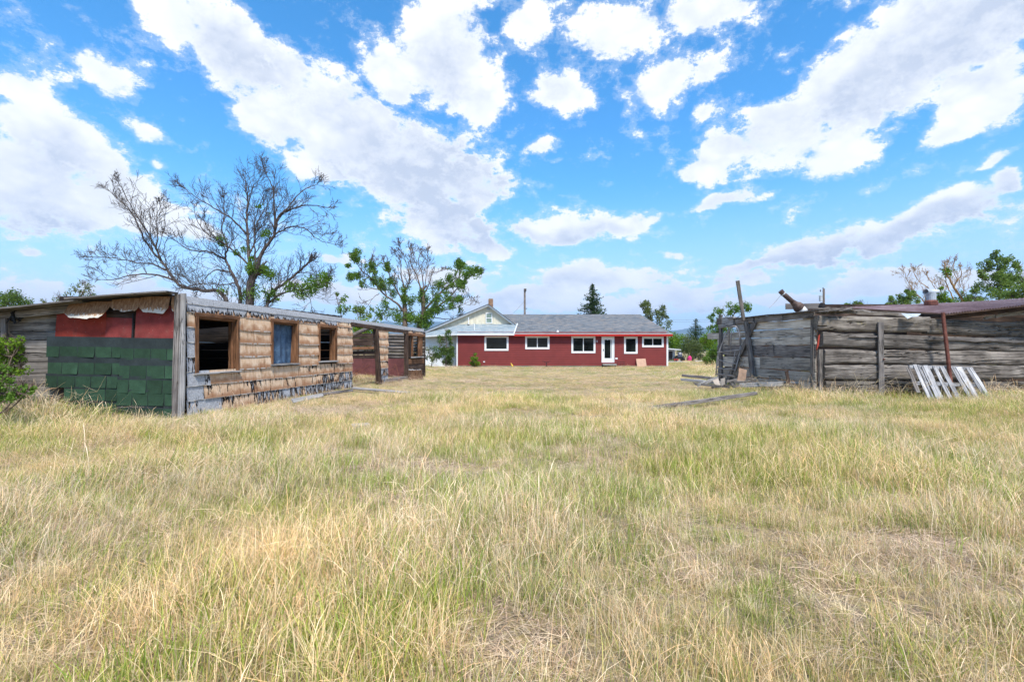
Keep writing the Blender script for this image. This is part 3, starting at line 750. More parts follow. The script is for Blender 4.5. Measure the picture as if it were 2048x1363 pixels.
# ================================================================ right shed
YF = 15.5
C0 = Vector((9.83, YF, 0)); C1 = Vector((8.75, 20.5, 0)); dS = (C1 - C0).normalized(); nS = Vector((-dS.y, dS.x, 0))
if nS.x > 0: nS = -nS
SL = (C1 - C0).length
def SW(s, z, off=0.0): return C0 + dS * s + nS * off + Vector((0, 0, z))
def sS(px):
    k = (px - 1024) / FPX          # C0 + dS*s: x = k*y
    return (k * C0.y - C0.x) / (dS.x - k * dS.y)
def rust(name, a, b, c, metal=0.0, scale=3.0):
    m, g, bs, out = newmat(name)
    v, tc, r = objvec(g)
    n = g.noise(v, scale, 6, 0.65, 0.3); n2 = g.noise(v, scale * 9, 4, 0.7)
    col = g.ramp(g.math('ADD', g.math('MULTIPLY', n, 0.7), g.math('MULTIPLY', n2, 0.3)), [(0.32, a), (0.5, b), (0.68, c)])
    g.set(bs.inputs['Base Color'], col); bs.inputs['Roughness'].default_value = 0.7; bs.inputs['Metallic'].default_value = metal
    g.set(bs.inputs['Normal'], g.bump(n2, 0.3, 0.004))
    return m
M_RUSTROOF = rust('rusty_corrugated_iron', lin(84, 62, 62), lin(116, 94, 96), lin(150, 132, 134), scale=0.9)
M_RUST = rust('rusty_steel', lin(62, 34, 28), lin(104, 62, 52), lin(138, 92, 80))
M_RUSTDARK = rust('rusty_pipe', lin(44, 34, 30), lin(80, 64, 58), lin(112, 96, 90))
M_GALV = rust('galvanised_sheet', lin(120, 128, 134), lin(168, 176, 184), lin(206, 212, 218), metal=0.25)
M_WIRE = rust('old_iron', lin(104, 98, 96), lin(150, 144, 142), lin(186, 180, 176))
M_WHITEENAM = plain('white_enamel', lin(214, 214, 212), 0.4, 0.08)
M_CARD = plain('faded_cardboard', lin(168, 156, 144), 0.9, 0.12)
M_TANBOARD = plain('tan_board', lin(140, 116, 98), 0.9, 0.2, 5.0)
M_ORANGERUST = plain('red_reflector', lin(160, 62, 48), 0.6, 0.2)

M_SIDEWOOD = wood('lifted_grey_wood', lin(124, 116, 108), lin(192, 183, 172), lin(230, 222, 210))  # silvery planks, colour lifted further because this wall lies in shade
rs = thing('timber_shed', C0, 'collapsing shed of heavy grey weathered timbers with rusty sheet roof', 'shed')
def FR(px): return PX(px, YF)
# five rows of heavy timbers on the front, ends proud at the corner
front = [ # x0, x1 (pixels), top row, bottom row on the left, shift of the right end (m), thickness
    (1632, 1856, 630, 660.5, -0.06, 0.24, M_MOSSWOOD), (1850, 2150, 637, 668, -0.12, 0.24, M_MOSSWOOD),
    (1643, 2150, 663, 693.5, -0.20, 0.22, M_DARKWOOD),
    (1646, 2150, 697, 727, -0.05, 0.22, M_DARKWOOD),
    (1646, 2150, 728, 758.5, 0.02, 0.22, M_DARKWOOD),
    (1648, 2150, 760, 786, 0.0, 0.22, M_MOSSWOOD),
    (1648, 2150, 788, 806, 0.0, 0.22, M_DARKWOOD)]
for i, (x0, x1, yt, yb, dr, t, m_) in enumerate(front):
    zc = (PZ(yt, YF) + PZ(yb, YF)) / 2; h = PZ(yt, YF) - PZ(yb, YF) - 0.03
    timber('wall_timber', (FR(x0), YF + random.uniform(-.02, .02), zc), (FR(x1), YF, zc + dr), h, t, m_, rs, seed=i * 13 + 3, nx=60, nz=13, rough=0.05, split=0.07, sag=0.02)
plank('splinter_board', P(1858, 676, YF - 0.16), P(2100, 684, YF - 0.15), 0.10, 0.04, M_GREYWOOD, rs, wav=0.03, segs=8, rag=0.1)
plank('splinter_board', P(1700, 671, YF - 0.14), P(1760, 673, YF - 0.14), 0.05, 0.03, M_GREYWOOD, rs, wav=0.01, segs=4, rag=0.05)
plank('batten', P(1761, 644, YF - 0.17), P(1763, 800, YF - 0.17), 0.17, 0.06, M_GREYWOOD, rs, up=(1, 0, 0), segs=4)
plank('corner_post', P(1640, 698, YF - 0.17), P(1641, 800, YF - 0.17), 0.11, 0.10, M_DARKWOOD, rs, up=(1, 0, 0), segs=5, wav=0.015)
plank('inner_corner_post', SW(0.22, -0.05, -0.02), SW(0.22, 2.6, -0.02), 0.14, 0.14, M_DARKWOOD, rs, up=dS)
MB().tube([P(1768, 718, YF - 0.21), P(1768, 718, YF - 0.26)], [0.03, 0.012], 8).build('bolt', M_RUST, rs)
mb = MB(); mb.prism([P(1633, 700, YF - 0.14), P(1637, 672, YF - 0.14), P(1640, 668, YF - 0.14), P(1638, 690, YF - 0.14)], (0, 0.02, 0)); mb.build('red_metal_tag', M_ORANGERUST, rs)
# side wall of planks, facing the open yard
rows = [(2.535, 2.238), (2.232, 1.965), (1.962, 1.683), (1.68, 1.27), (1.25, 0.825), (0.80, 0.47), (0.455, 0.22), (0.20, -0.05)]
for i, (zt, zb) in enumerate(rows):
    cuts = [0.1, SL + 0.02]
    if i in (3,): cuts = [0.1, 1.9, 3.2, SL + 0.02]
    if i in (1, 4, 6): cuts = [0.1, 2.6, SL + 0.06]
    if i == 1: cuts[-1] = SL + 0.75
    if i == 0: cuts = [0.1, 3.1, 3.95]
    for a, b in zip(cuts[:-1], cuts[1:]):
        jit = random.uniform(-0.012, 0.012)
        plank('side_plank', SW(a + 0.01, (zt + zb) / 2 + jit, random.uniform(-.01, .015)), SW(b - 0.01, (zt + zb) / 2 + jit * -1, random.uniform(-.01, .015)),
              zt - zb - (0.014 if i in (0, 1) else 0.008), 0.055, M_SIDEWOOD if i != 3 else M_GREYWOOD, rs, wav=0.016 if i != 3 else 0.04, segs=7, rag=0.03)
for (a, b, m_) in [(0.15, 1.35, M_DARKWOOD), (1.38, 2.75, M_GREYWOOD), (2.85, 3.9, M_GREYWOOD), (4.0, 4.95, M_SILVER)]:
    plank('top_beam', SW(a, 2.64, 0.05), SW(b, 2.64, 0.05), 0.21 if a < 4 else 0.42, 0.15, m_, rs, segs=5, wav=0.015, rag=0.02)
plank('top_block', SW(3.0, 2.44, 0.02), SW(3.9, 2.42, 0.02), 0.3, 0.05, M_SILVER, rs, segs=4, wav=0.03)
plank('end_post', SW(4.86, -0.05, 0.07), SW(4.86, 2.98, 0.07), 0.17, 0.09, M_GREYWOOD, rs, up=dS, segs=4)
plank('end_cap', SW(4.72, 2.72, 0.13), SW(5.02, 2.72, 0.13), 0.26, 0.06, M_DARKWOOD, rs)
plank('brace', SW(2.75, 2.55, 0.12), SW(4.45, 0.08, 0.14), 0.17, 0.07, M_GREYWOOD, rs, up=dS, segs=4)
plank('prop_post', SW(3.25, 2.6, 0.10), SW(2.75, 0.15, 0.16), 0.19, 0.12, M_GREYWOOD, rs, up=dS, segs=5)
# roof boards along the side, sagging towards the camera
for k in range(4):
    off = -0.15 - k * 0.26
    plank('roof_board', SW(-0.35, 2.72 + 0.02 * k, off), SW(SL - 0.1, 2.76 + 0.015 * k, off), 0.25, 0.035, M_MOSSWOOD if k % 2 else M_GREYWOOD, rs, up=nS, segs=8, wav=0.02, rag=0.12)
plank('roof_board', SW(-0.3, 2.765, 0.14), SW(4.3, 2.775, 0.08), 0.20, 0.03, M_GREYWOOD, rs, up=nS, segs=8, wav=0.025, rag=0.1)
plank('roof_curb', P(1571, 613, 17.2), P(1640, 612, 16.9), 0.20, 0.05, M_GREYWOOD, rs, segs=3)
# broken roof boards over the front corner
for (a, ya, b, yb, h_) in [(1640, 620, 1700, 618, 0.14), (1655, 623, 1790, 628, 0.10), (1690, 619, 1830, 632, 0.08), (1706, 622, 1760, 627, 0.07), (1800, 628, 1856, 641, 0.10), (1640, 626, 1712, 624, 0.06)]:
    plank('broken_board', P(a, ya, YF - 0.05 + random.uniform(0, .25)), P(b, yb, YF - 0.05 + random.uniform(0, .2)), h_, 0.05, random.choice([M_MOSSWOOD, M_GREYWOOD, M_DARKWOOD]), rs, segs=8, wav=0.025, rag=0.12)
for (a, ya, b, yb) in [(1968, 636, 2060, 618), (1990, 632, 2100, 622)]:
    plank('broken_board', P(a, ya, YF + 0.2), P(b, yb, YF + 0.3), 0.09, 0.03, M_SILVER, rs, segs=8, wav=0.02, rag=0.15)
# interior: rear wall, ceiling darkness under the sheet roof
for k in range(12):
    plank('rear_plank', (9.2 if k < 6 else 12.6, 20.9, 0.15 + k * 0.29), (24.0, 20.6, 0.15 + k * 0.29), 0.287, 0.06, M_CHARWOOD, rs, segs=3)
for k in range(10):
    plank('inner_partition', (13.0, 15.8 + 0.02 * k, 0.14 + k * 0.27), (13.0, 20.5, 0.14 + k * 0.27), 0.262, 0.05, M_CHARWOOD, rs)
# corrugated roof sheet, bilinear between its corners
RA, RB, RC, RD = P(1890, 626, 15.2), P(1688, 617, 18.6), P(2190, 594, 14.4), P(2190, 585, 20.5)
mb = MB(); nu, nv = 240, 10; th = 0.006
vv_ = []
for side in (0, 1):
    for i in range(nu + 1):
        u = i / nu
        for k in range(nv + 1):
            t = k / nv
            p = (RA * (1 - u) + RC * u) * (1 - t) + (RB * (1 - u) + RD * u) * t
            vv_.append(p + Vector((0, 0, 0.018 * math.sin(u * 2 * math.pi * 52) + 0.05 * math.sin(u * 5 + t * 2) * t - side * th - (0.02 * float(vnoise(u * 30, 1, 3)) if k == 0 else 0))))
n1_ = (nu + 1) * (nv + 1)
ff_ = []
for i in range(nu):
    for k in range(nv):
        a = i * (nv + 1) + k
        ff_.append((a, a + nv + 1, a + nv + 2, a + 1)); ff_.append((n1_ + a, n1_ + a + 1, n1_ + a + nv + 2, n1_ + a + nv + 1))
for i in range(nu):
    a = i * (nv + 1); ff_.append((a, n1_ + a, n1_ + a + nv + 1, a + nv + 1))
for k in range(nv): ff_.append((k, k + 1, n1_ + k + 1, n1_ + k))
mesh_obj('sheet_roof', vv_, ff_, M_RUSTROOF, rs)
mb = MB(); mb.prism([P(1803, 627, 15.3), P(1842, 627.5, 15.2), P(1836, 632, 15.15), P(1822, 634, 15.1), P(1815, 637, 15.1)], (0, 0.012, 0.01)); mb.build('torn_flashing', M_GALV, rs)
plank('roof_rail', RB + Vector((0, 0, -0.1)), RA + Vector((0, 0, -0.09)), 0.12, 0.06, M_CHARWOOD, rs)
plank('roof_rail', RA + Vector((0.3, 0.4, -0.12)), RC + Vector((0, 0.4, -0.12)), 0.12, 0.06, M_CHARWOOD, rs)
# leaning steel post that props the sheet
sp = plank('steel_post', P(1885.5, 625, 15.1), P(1905.5, 800, 14.85), 0.095, 0.08, M_RUST, None, up=(1, 0, 0), bev=0.2, wav=0.001)
tag(sp, 'rust brown steel post leaning under the sheet roof behind the pallet', 'post')

# roof vent with a half round hood
vb = P(1862, 605, 17.6)
vent = thing('roof_vent', vb, 'galvanised roof vent with half round hood on the rusty sheet roof', 'vent')
mpp = 17.6 / FPX
MB().tube([vb + Vector((0, 0, -0.25)), vb + Vector((0, 0, 19 * mpp))], 8.2 * mpp, 16).build('pipe', M_GALV, vent, smooth=False)
MB().tube([vb + Vector((0, 0, -0.10)), vb + Vector((0, 0, 2 * mpp)), vb + Vector((0, 0, 5 * mpp))], [11 * mpp, 11 * mpp, 8.4 * mpp], 16).build('flashing', M_RUST, vent)
hood = []
for i in range(13):
    a = math.pi * (i / 12) * 1.2 - 0.3
    hood.append((math.cos(a) * 0.0, math.cos(a) * 7.5 * mpp, math.sin(a) * 6.0 * mpp))
hv = []
for sx in (-11 * mpp, 12 * mpp):
    for rr in (1.0, 0.9):
        for (x, y, z) in hood: hv.append((vb.x + sx, vb.y + y * rr, vb.z + 21 * mpp + z * rr))
hf = []
for i in range(12):
    hf += [(i, 26 + i, 27 + i, i + 1), (13 + i, 14 + i, 40 + i, 39 + i), (i, i + 1, 14 + i, 13 + i), (26 + i, 39 + i, 40 + i, 27 + i)]
mesh_obj('hood', hv, hf, M_GALV, vent)
MB().box((vb.x - 10 * mpp, vb.y - 6 * mpp, vb.z + 17 * mpp), (vb.x + 6 * mpp, vb.y + 6 * mpp, vb.z + 18.5 * mpp)).build('hood_plate', M_GALV, vent)

# leaning stove pipe
YP = 16.6; mpp = YP / FPX
sb = P(1600, 622, YP)
stove = thing('stove_pipe', sb, 'rusty stove pipe leaning left out of the plank roof', 'pipe')
MB().tube([P(1608, 624, YP), P(1600, 616.4, YP)], [8.5 * mpp, 8.5 * mpp], 16).build('enamel_base', M_WHITEENAM, stove, smooth=True)
MB().tube([P(1600, 616.5, YP), P(1598.5, 615.2, YP), P(1594, 611.2, YP), P(1590, 607.8, YP), P(1585, 603.4, YP)], [10 * mpp, 10.5 * mpp, 9.6 * mpp, 6.4 * mpp, 5.2 * mpp], 20).build('collar', M_RUSTDARK, stove)
MB().tube([P(1588, 606, YP), P(1564, 585, YP)], [4.8 * mpp, 4.6 * mpp], 16).build('pipe', M_RUSTDARK, stove, smooth=True)
MB().tube([P(1567.2, 587.7, YP), P(1565.6, 586.4, YP)], 5.2 * mpp, 16).build('band', M_GALV, stove)
MB().tube([P(1565, 586, YP), P(1561, 581.5, YP)], [4.6 * mpp, 5.2 * mpp], 16).build('tip', M_RUSTDARK, stove)
MB().tube([P(1562, 590, YP), P(1548, 606, YP + .1), P(1538, 616, YP)], 0.006, 5).build('guy_wire', M_WIRE, stove)
# short black stub beside it
sb2 = P(1642, 621, 16.4)
MB().tube([P(1641, 624, 16.4), P(1643.5, 612, 16.4), P(1646, 607, 16.4)], [0.09, 0.10, 0.085], 12).build('flue_stub', M_BLACKFELT, None, smooth=True)
tag(bpy.data.objects['flue_stub'], 'short black flue stub right of the leaning stove pipe', 'flue')
# tall leaning board rising above the plank wall
lp = plank('leaning_board', P(1487.5, 640, 18.6), P(1475, 561, 18.5), 0.125, 0.08, M_DARKWOOD, None, up=(1, 0, 0), segs=3)
tag(lp, 'tall grey board sticking up above the left end of the timber shed', 'board')

# old iron bedstead leaning against the plank wall
bx = thing('iron_bedstead', SW(4.0, 0.05, 0.5), 'bent old iron bedstead with thin bars leaning on the plank wall', 'bedstead')
def BS(px, py, Y): return P(px, py, C0.y + dS.y * min(sS(px), 4.9) - 0.35 + (Y - 19.4))
def bar(pts, r=0.016, nm='bar'): return MB().tube(pts, r * 1.5, 6).build(nm, M_WIRE, bx, smooth=True)
Yb = 19.4
bar([BS(1432, 750, Yb), BS(1434, 720, Yb), BS(1438, 703, Yb), BS(1450, 672, Yb + .1), BS(1457, 660, Yb + .2)], 0.018, 'rail')
bar([BS(1466, 752, Yb - .1), BS(1473, 733, Yb), BS(1480, 703, Yb + .1), BS(1482, 676, Yb + .2)], 0.018, 'rail')
bar([BS(1458, 690, Yb), BS(1457.5, 664, Yb), BS(1460, 656, Yb), BS(1465, 652, Yb), BS(1471, 652, Yb), BS(1476, 657, Yb), BS(1479, 665, Yb), BS(1480, 690, Yb)], 0.020, 'hoop')
bar([BS(1464, 654, Yb), BS(1462, 680, Yb), BS(1461, 706, Yb)], 0.013)
for k, (ya, yb_, xb) in enumerate([(704, 699, 1480), (718, 728, 1476), (735, 739, 1470), (747, 750, 1466)]):
    bar([BS(1434 + k * 0.2, ya, Yb), BS(1452, (ya + yb_) / 2 + 1, Yb), BS(xb, yb_, Yb)], 0.014, 'cross_bar')
bar([BS(1471, 700, Yb), BS(1466, 725, Yb), BS(1460, 752, Yb)], 0.012)
bar([BS(1478, 715, Yb), BS(1490, 720, Yb), BS(1474, 742, Yb)], 0.010)

# loose boards and scraps at the foot of the plank wall
def ground_board(name, label, px0, py0, px1, py1, w_, t_, mat, lift=0.05, cat='board', group=None):
    def gp(px, py):
        Y = CAMZ * FPX / (py - HORY); p = Vector((PX(px, Y), Y, 0)); p.z = TH(p.x, p.y) + lift + t_ / 2; return p
    o = plank(name, gp(px0, py0), gp(px1, py1), w_, t_, mat, None, up=(0, 1, 0.25), segs=6, wav=0.006, rag=0.01)
    return tag(o, label, cat, group)
def Gd(px, py, lift=0.0):
    Y = (CAMZ - lift) * FPX / (py - HORY); return Vector((PX(px, Y), Y, lift))
def lay(name, label, a, b, w_, t_, mat, cat='board', up=(0, 0, 1)):
    o = plank(name, a, b, w_, t_, mat, None, up=up, segs=6, wav=0.008, rag=0.02); return tag(o, label, cat)
lay('long_plank', 'long grey plank lying in the grass in front of the timber shed', Gd(1299, 816, 0.10), Gd(1512, 786, 0.26), 0.09, 0.10, M_GREYWOOD)
YD = 18.6
lay('fallen_pole', 'upper of two grey poles sticking out left of the bedstead', P(1365, 750, 19.6), P(1436, 757, 18.4), 0.10, 0.10, M_GREYWOOD, 'pole')
lay('fallen_pole', 'lower of two grey poles sticking out left of the bedstead', P(1362, 758, 19.0), P(1440, 765, 18.0), 0.10, 0.09, M_SILVER, 'pole')
lay('scrap_board', 'short pale board slanting down to the grass below the bedstead', P(1395, 770, 17.6), P(1436, 755, 18.2), 0.12, 0.04, M_SILVER)
lay('scrap_board', 'long thin warped slat across the foot of the bedstead', P(1433, 748, 18.2), P(1530, 761, 17.2), 0.05, 0.03, M_GREYWOOD)
lay('scrap_board', 'wide flat board lying along the foot of the plank wall', P(1480, 770, 16.8), P(1622, 765, 16.2), 0.14, 0.05, M_SILVER)
lay('scrap_board', 'dark warped board under the flat board by the plank wall', P(1470, 763, 17.2), P(1640, 771, 15.9), 0.09, 0.05, M_DARKWOOD)
lay('scrap_board', 'tan tilted board standing against the foot of the prop post', P(1482, 764, 17.2), P(1486, 738, 17.6), 0.27, 0.03, M_TANBOARD, up=(1, 0, 0))
lay('scrap_board', 'short reddish stake leaning on the foot of the plank wall', P(1577, 766, 16.2), P(1573, 742, 16.4), 0.10, 0.05, M_CHARWOOD, up=(1, 0, 0))
mb = MB(); mb.prism([P(1425, 760, 17.6), P(1436, 756, 17.7), P(1442, 772, 17.4), P(1430, 768, 17.5)], (0.01, 0.012, 0)); tag(mb.build('folded_card', M_CARD), 'folded pale cardboard scrap below the bedstead, left one', 'cardboard')
mb = MB(); mb.prism([P(1441, 757, 17.5), P(1450, 755, 17.4), P(1449.5, 773, 17.3), P(1443, 772, 17.4)], (0.01, 0.012, 0)); tag(mb.build('folded_card', M_CARD), 'upright pale cardboard scrap below the bedstead, right one', 'cardboard')
for k in range(14):
    a = P(random.uniform(1440, 1600), random.uniform(762, 774), random.uniform(16.4, 17.6)); d = Vector((random.uniform(-1, 1), random.uniform(-.6, .6), random.uniform(-.05, .12)))
    if k == 0:
        pile = thing('scrap_heap', P(1500, 770, 17), 'heap of splintered grey wood along the foot of the plank wall', 'scrap wood')
    plank('splinter', a, a + d * random.uniform(0.6, 1.3), random.uniform(0.04, 0.10), 0.03, random.choice([M_GREYWOOD, M_DARKWOOD, M_SILVER]), pile, segs=3, rag=0.05)
# pallet leaning against the front
pal = thing('wooden_pallet', P(1900, 805, 14.6), 'pale weathered wooden pallet leaning against the timber shed', 'pallet')
YPa = 14.55
def PL(px, py): 
    t = (py - 730) / 75; return P(px, py, 15.05 - 0.55 * t)
for (xt, wt) in [(1829, 6.5), (1836, 4), (1848.5, 14), (1868, 7.5), (1883, 8.5), (1905, 7), (1917, 11.5), (1934, 6), (1941, 6)]:
    a, b = PL(xt, 729 + (xt - 1829) * 0.055), PL(xt + 34 + (xt - 1829) * 0.10, 806)
    plank('slat', a, b, wt * 15 / FPX * 1.05, 0.022, M_PALLET, pal, up=(1, 0, 0), segs=3, rag=0.01)
for (xa, ya, xb, yb_) in [(1820, 733, 1948, 737), (1836, 766, 1968, 772), (1850, 803, 1984, 808)]:
    a, b = PL(xa, ya), PL(xb, yb_); a.y += 0.05; b.y += 0.05
    plank('stringer', a, b, 0.11, 0.06, M_PALLET, pal, segs=3)
a, b = PL(1818, 733), PL(1840, 785); a.y += 0.05; b.y += 0.05
plank('slat', a, b, 0.12, 0.022, M_GREYWOOD, pal, up=(1, 0, 0), segs=3)

# boards in the grass by the left shed
ground_board('grey_board', 'grey board half hidden in grass nearest the ruined shed', 585, 812, 645, 800, 0.12, 0.04, M_SILVER, 0.12)
ground_board('grey_board', 'long grey board in the grass pointing at the wide opening', 640, 800, 705, 790, 0.10, 0.04, M_GREYWOOD, 0.12)
ground_board('grey_board', 'pale sunken board in the grass farthest from the ruined shed', 706, 786, 818, 792, 0.14, 0.05, M_SILVER, 0.10)
mb = MB(); p = Gd(722, 851, 0.06)
mb.box((-0.16, -0.1, -0.03), (0.16, 0.1, 0.03), Matrix.Translation(p) @ Matrix.Rotation(0.5, 4, 'Z') @ Matrix.Rotation(0.1, 4, 'X')); tag(mb.build('stone_slab', M_CARD), 'small pale flat slab in the open grass', 'slab')

# ================================================================ house
YH = 44.0
M_REDSIDE = plain('red_siding', lin(120, 49, 46), 0.6, 0.08, 1.5)
M_WHITESIDE = plain('white_siding', lin(224, 228, 232), 0.6, 0.05, 1.5)
M_WHITE = plain('white_trim', lin(222, 224, 226), 0.45, 0.03)
M_REDTRIM = plain('bright_red_fascia', lin(172, 46, 40), 0.5, 0.06, 2.0)
M_CREAM = plain('cream_boards', lin(216, 208, 186), 0.8, 0.10, 2.5, dirt=(lin(186, 174, 148), 0.4))
M_FOUND = plain('mint_foundation', lin(186, 212, 196), 0.8, 0.10, 2.0)
M_CONC = plain('concrete', lin(150, 148, 144), 0.9, 0.15, 4.0)
M_PLY = plain('plywood', lin(186, 152, 130), 0.8, 0.10, 3.0)
M_BLACK = plain('black_metal', lin(36, 34, 36), 0.5, 0.2)
M_BRICK = plain('chimney_brick', lin(158, 124, 98), 0.9, 0.28, 5.0)
def glass():
    m, g, bs, out = newmat('dark_window_glass')
    v, tc, r = objvec(g)
    g.set(bs.inputs['Base Color'], g.ramp(g.noise(v, 1.2, 3, 0.5), [(0.35, (0.004, 0.005, 0.005, 1)), (0.7, (0.016, 0.020, 0.018, 1))]))
    bs.inputs['Roughness'].default_value = 0.03; bs.inputs['Specular IOR Level'].default_value = 0.18
    return m
M_GLASS = glass()
def roofmat(name, cols):
    "asphalt shingle roof far away: fine blended courses"
    m, g, bs, out = newmat(name)
    tc = g.n('ShaderNodeTexCoord').outputs['Object']
    x, y, z = g.sep(tc)[:3]
    br = g.n('ShaderNodeTexBrick', Vector=g.comb(x, g.math('MULTIPLY', y, 1.0), 0.0), Scale=1.0, Mortar__Size=0.012, Brick__Width=0.42, Row__Height=0.17, Color1=(0, 0, 0, 1), Color2=(1, 1, 1, 1), Mortar=(0.0, 0, 0, 1))
    br.offset = 0.37
    v1 = g.noise(g.map(tc, scale=(2.2, 5.5, 1)), 1.0, 4, 0.65)
    f = g.math('ADD', g.math('MULTIPLY', g.n('ShaderNodeSeparateColor', Color=br.outputs['Color']).outputs[0], 0.55), g.math('MULTIPLY', v1, 0.55))
    c = g.ramp(f, [(0.18, cols[0]), (0.42, cols[1]), (0.62, cols[2]), (0.85, cols[3])])
    g.set(bs.inputs['Base Color'], c); bs.inputs['Roughness'].default_value = 0.95
    g.set(bs.inputs['Normal'], g.bump(br.outputs['Fac'], -0.6, 0.02))
    return m
M_ROOF = roofmat('grey_shingle_roof', [lin(66, 70, 76), lin(94, 100, 106), lin(116, 120, 124), lin(138, 126, 116)])
M_ROOF2 = roofmat('pale_blue_shingle_roof', [lin(104, 118, 126), lin(128, 142, 150), lin(148, 160, 166), lin(162, 160, 156)])

house = thing('red_house', (4.6, YH, 0), 'long low dark red house with grey roof and white framed windows', 'house')
def HX(px): return PX(px, YH)
def HZ(py): return PZ(py, YH)
XL, XR = HX(915), HX(1333); ZB, ZE = HZ(731), HZ(669)
openings = {'w1': (969, 1017, 671, 701), 'w2': (1050.4, 1098.8, 671.5, 698), 'w3': (1142.7, 1190.7, 672, 705.8), 'door': (1203, 1228.5, 673, 724.4), 'w4': (1248, 1275, 673, 707), 'w5': (1284, 1327, 673, 694)}
OW = [(HX(a), HX(b), HZ(d), HZ(c)) for (a, b, c, d) in openings.values()]
def lapped(x0, x1, z0, z1, Y, course, holes, depth=0.034):
    "courses of lap siding as real overlapping wedges, interrupted at the openings"
    mb = MB(); z = z0
    while z < z1 - 1e-4:
        zt = min(z + course, z1); xs = sorted({x0, x1} | {q for h in holes for q in h[:2] if x0 < q < x1})
        for a, b in zip(xs[:-1], xs[1:]):
            mid = (a + b) / 2; segs = [(z, zt)]
            for h in holes:
                if h[0] < mid < h[1]:
                    new = []
                    for (s, e) in segs:
                        if h[3] <= s or h[2] >= e: new.append((s, e)); continue
                        if h[2] > s: new.append((s, h[2]))
                        if h[3] < e: new.append((h[3], e))
                    segs = new
            for (s, e) in segs:
                ya = Y - depth * (1 - (s - z) / course); yb = Y - depth * (1 - (e - z) / course)
                mb.add([(a, ya, s), (b, ya, s), (b, yb, e), (a, yb, e), (a, Y + 0.1, s), (b, Y + 0.1, s), (b, Y + 0.1, e), (a, Y + 0.1, e)],
                       [(0, 1, 2, 3), (0, 4, 5, 1), (2, 6, 7, 3), (0, 3, 7, 4), (1, 5, 6, 2)])
        z = zt
    return mb
lapped(XL, XR, ZB, ZE + 0.25, YH, 0.205, OW).build('siding', M_REDSIDE, house)
mb = MB(); mb.box((XL, YH + 0.1, -0.2), (XR, YH + 0.16, 0)); 
MB().box((XL + 0.02, YH + 0.03, -0.3), (XR - 0.02, YH + 0.3, ZB + 0.01)).build('foundation', M_FOUND, house)
MB().box((XR - 0.001, YH - 0.03, ZB - 0.02), (XR + 0.15, YH + 0.12, ZE + 0.1)).build('corner_trim', M_WHITE, house)
MB().box((XL - 0.10, YH - 0.035, ZB - 0.05), (XL + 0.03, YH + 0.12, ZE + 0.1)).build('corner_trim', M_WHITE, house)
# right end wall, rear and interior walls
EAVE_X = HX(1341.5); SL_R = 0.237; DR = 10.4; YEV = YH - 0.45; ZEV = PZ(667.5, YEV)
RZ = ZEV + SL_R * (DR + 0.45)
mb = MB(); mb.prism([(XR, YH + 0.13, -0.2), (XR, YH + 2 * DR, -0.2), (XR, YH + 2 * DR, ZE + 0.1), (XR, YH + DR, RZ - 0.15), (XR, YH + 0.13, ZE + 0.1)], (-0.12, 0, 0)); mb.build('end_wall', M_REDSIDE, house)
MB().box((XL, YH + 2 * DR, -0.2), (XR, YH + 2 * DR + 0.12, ZE + 0.1)).build('rear_wall', M_REDSIDE, house)
def roof_plane(name, a, b, c, d, mat, parent, th=0.06):
    "quad a b c d (counter clockwise from above), local axes: x along a-b, y up the slope"
    a, b, c, d = map(Vector, (a, b, c, d)); M = frame_of(a, b, up=(b - a).cross(d - a).normalized())
    Mi = M.inverted(); q = [Mi @ p for p in (a, b, c, d)]
    v = q + [p - Vector((0, 0, th)) for p in q]
    return mesh_obj(name, v, [(0, 1, 2, 3), (7, 6, 5, 4), (0, 4, 5, 1), (1, 5, 6, 2), (2, 6, 7, 3), (3, 7, 4, 0)], mat, parent, M)
roof = roof_plane('roof', (HX(960), YEV, ZEV), (EAVE_X, YEV, ZEV), (EAVE_X, YH + DR, RZ), (HX(960), YH + DR, RZ), M_ROOF, house)
roof_plane('rear_roof', (HX(960), YH + DR, RZ), (EAVE_X, YH + DR, RZ), (EAVE_X, YH + 2 * DR + 0.45, ZEV), (HX(960), YH + 2 * DR + 0.45, ZEV), M_ROOF, house)
MB().box((HX(1027), YEV - 0.035, ZEV - 0.20), (EAVE_X + 0.02, YEV, ZEV - 0.005)).build('fascia', M_REDTRIM, house)
MB().box((HX(1027), YEV - 0.05, ZEV - 0.004), (EAVE_X + 0.03, YEV - 0.001, ZEV + 0.025)).build('drip_edge', M_WHITE, house)
MB().box((XL, YEV, ZEV - 0.18), (EAVE_X, YH + 0.1, ZEV - 0.15)).build('soffit', M_REDTRIM, house)
mb = MB(); mb.prism([(EAVE_X + 0.001, YEV, ZEV - 0.2), (EAVE_X + 0.001, YEV, ZEV - 0.07), (EAVE_X + 0.001, YH + DR, RZ - 0.07), (EAVE_X + 0.001, YH + DR, RZ - 0.2)], (0.03, 0, 0)); mb.build('rake_board', M_REDTRIM, house)
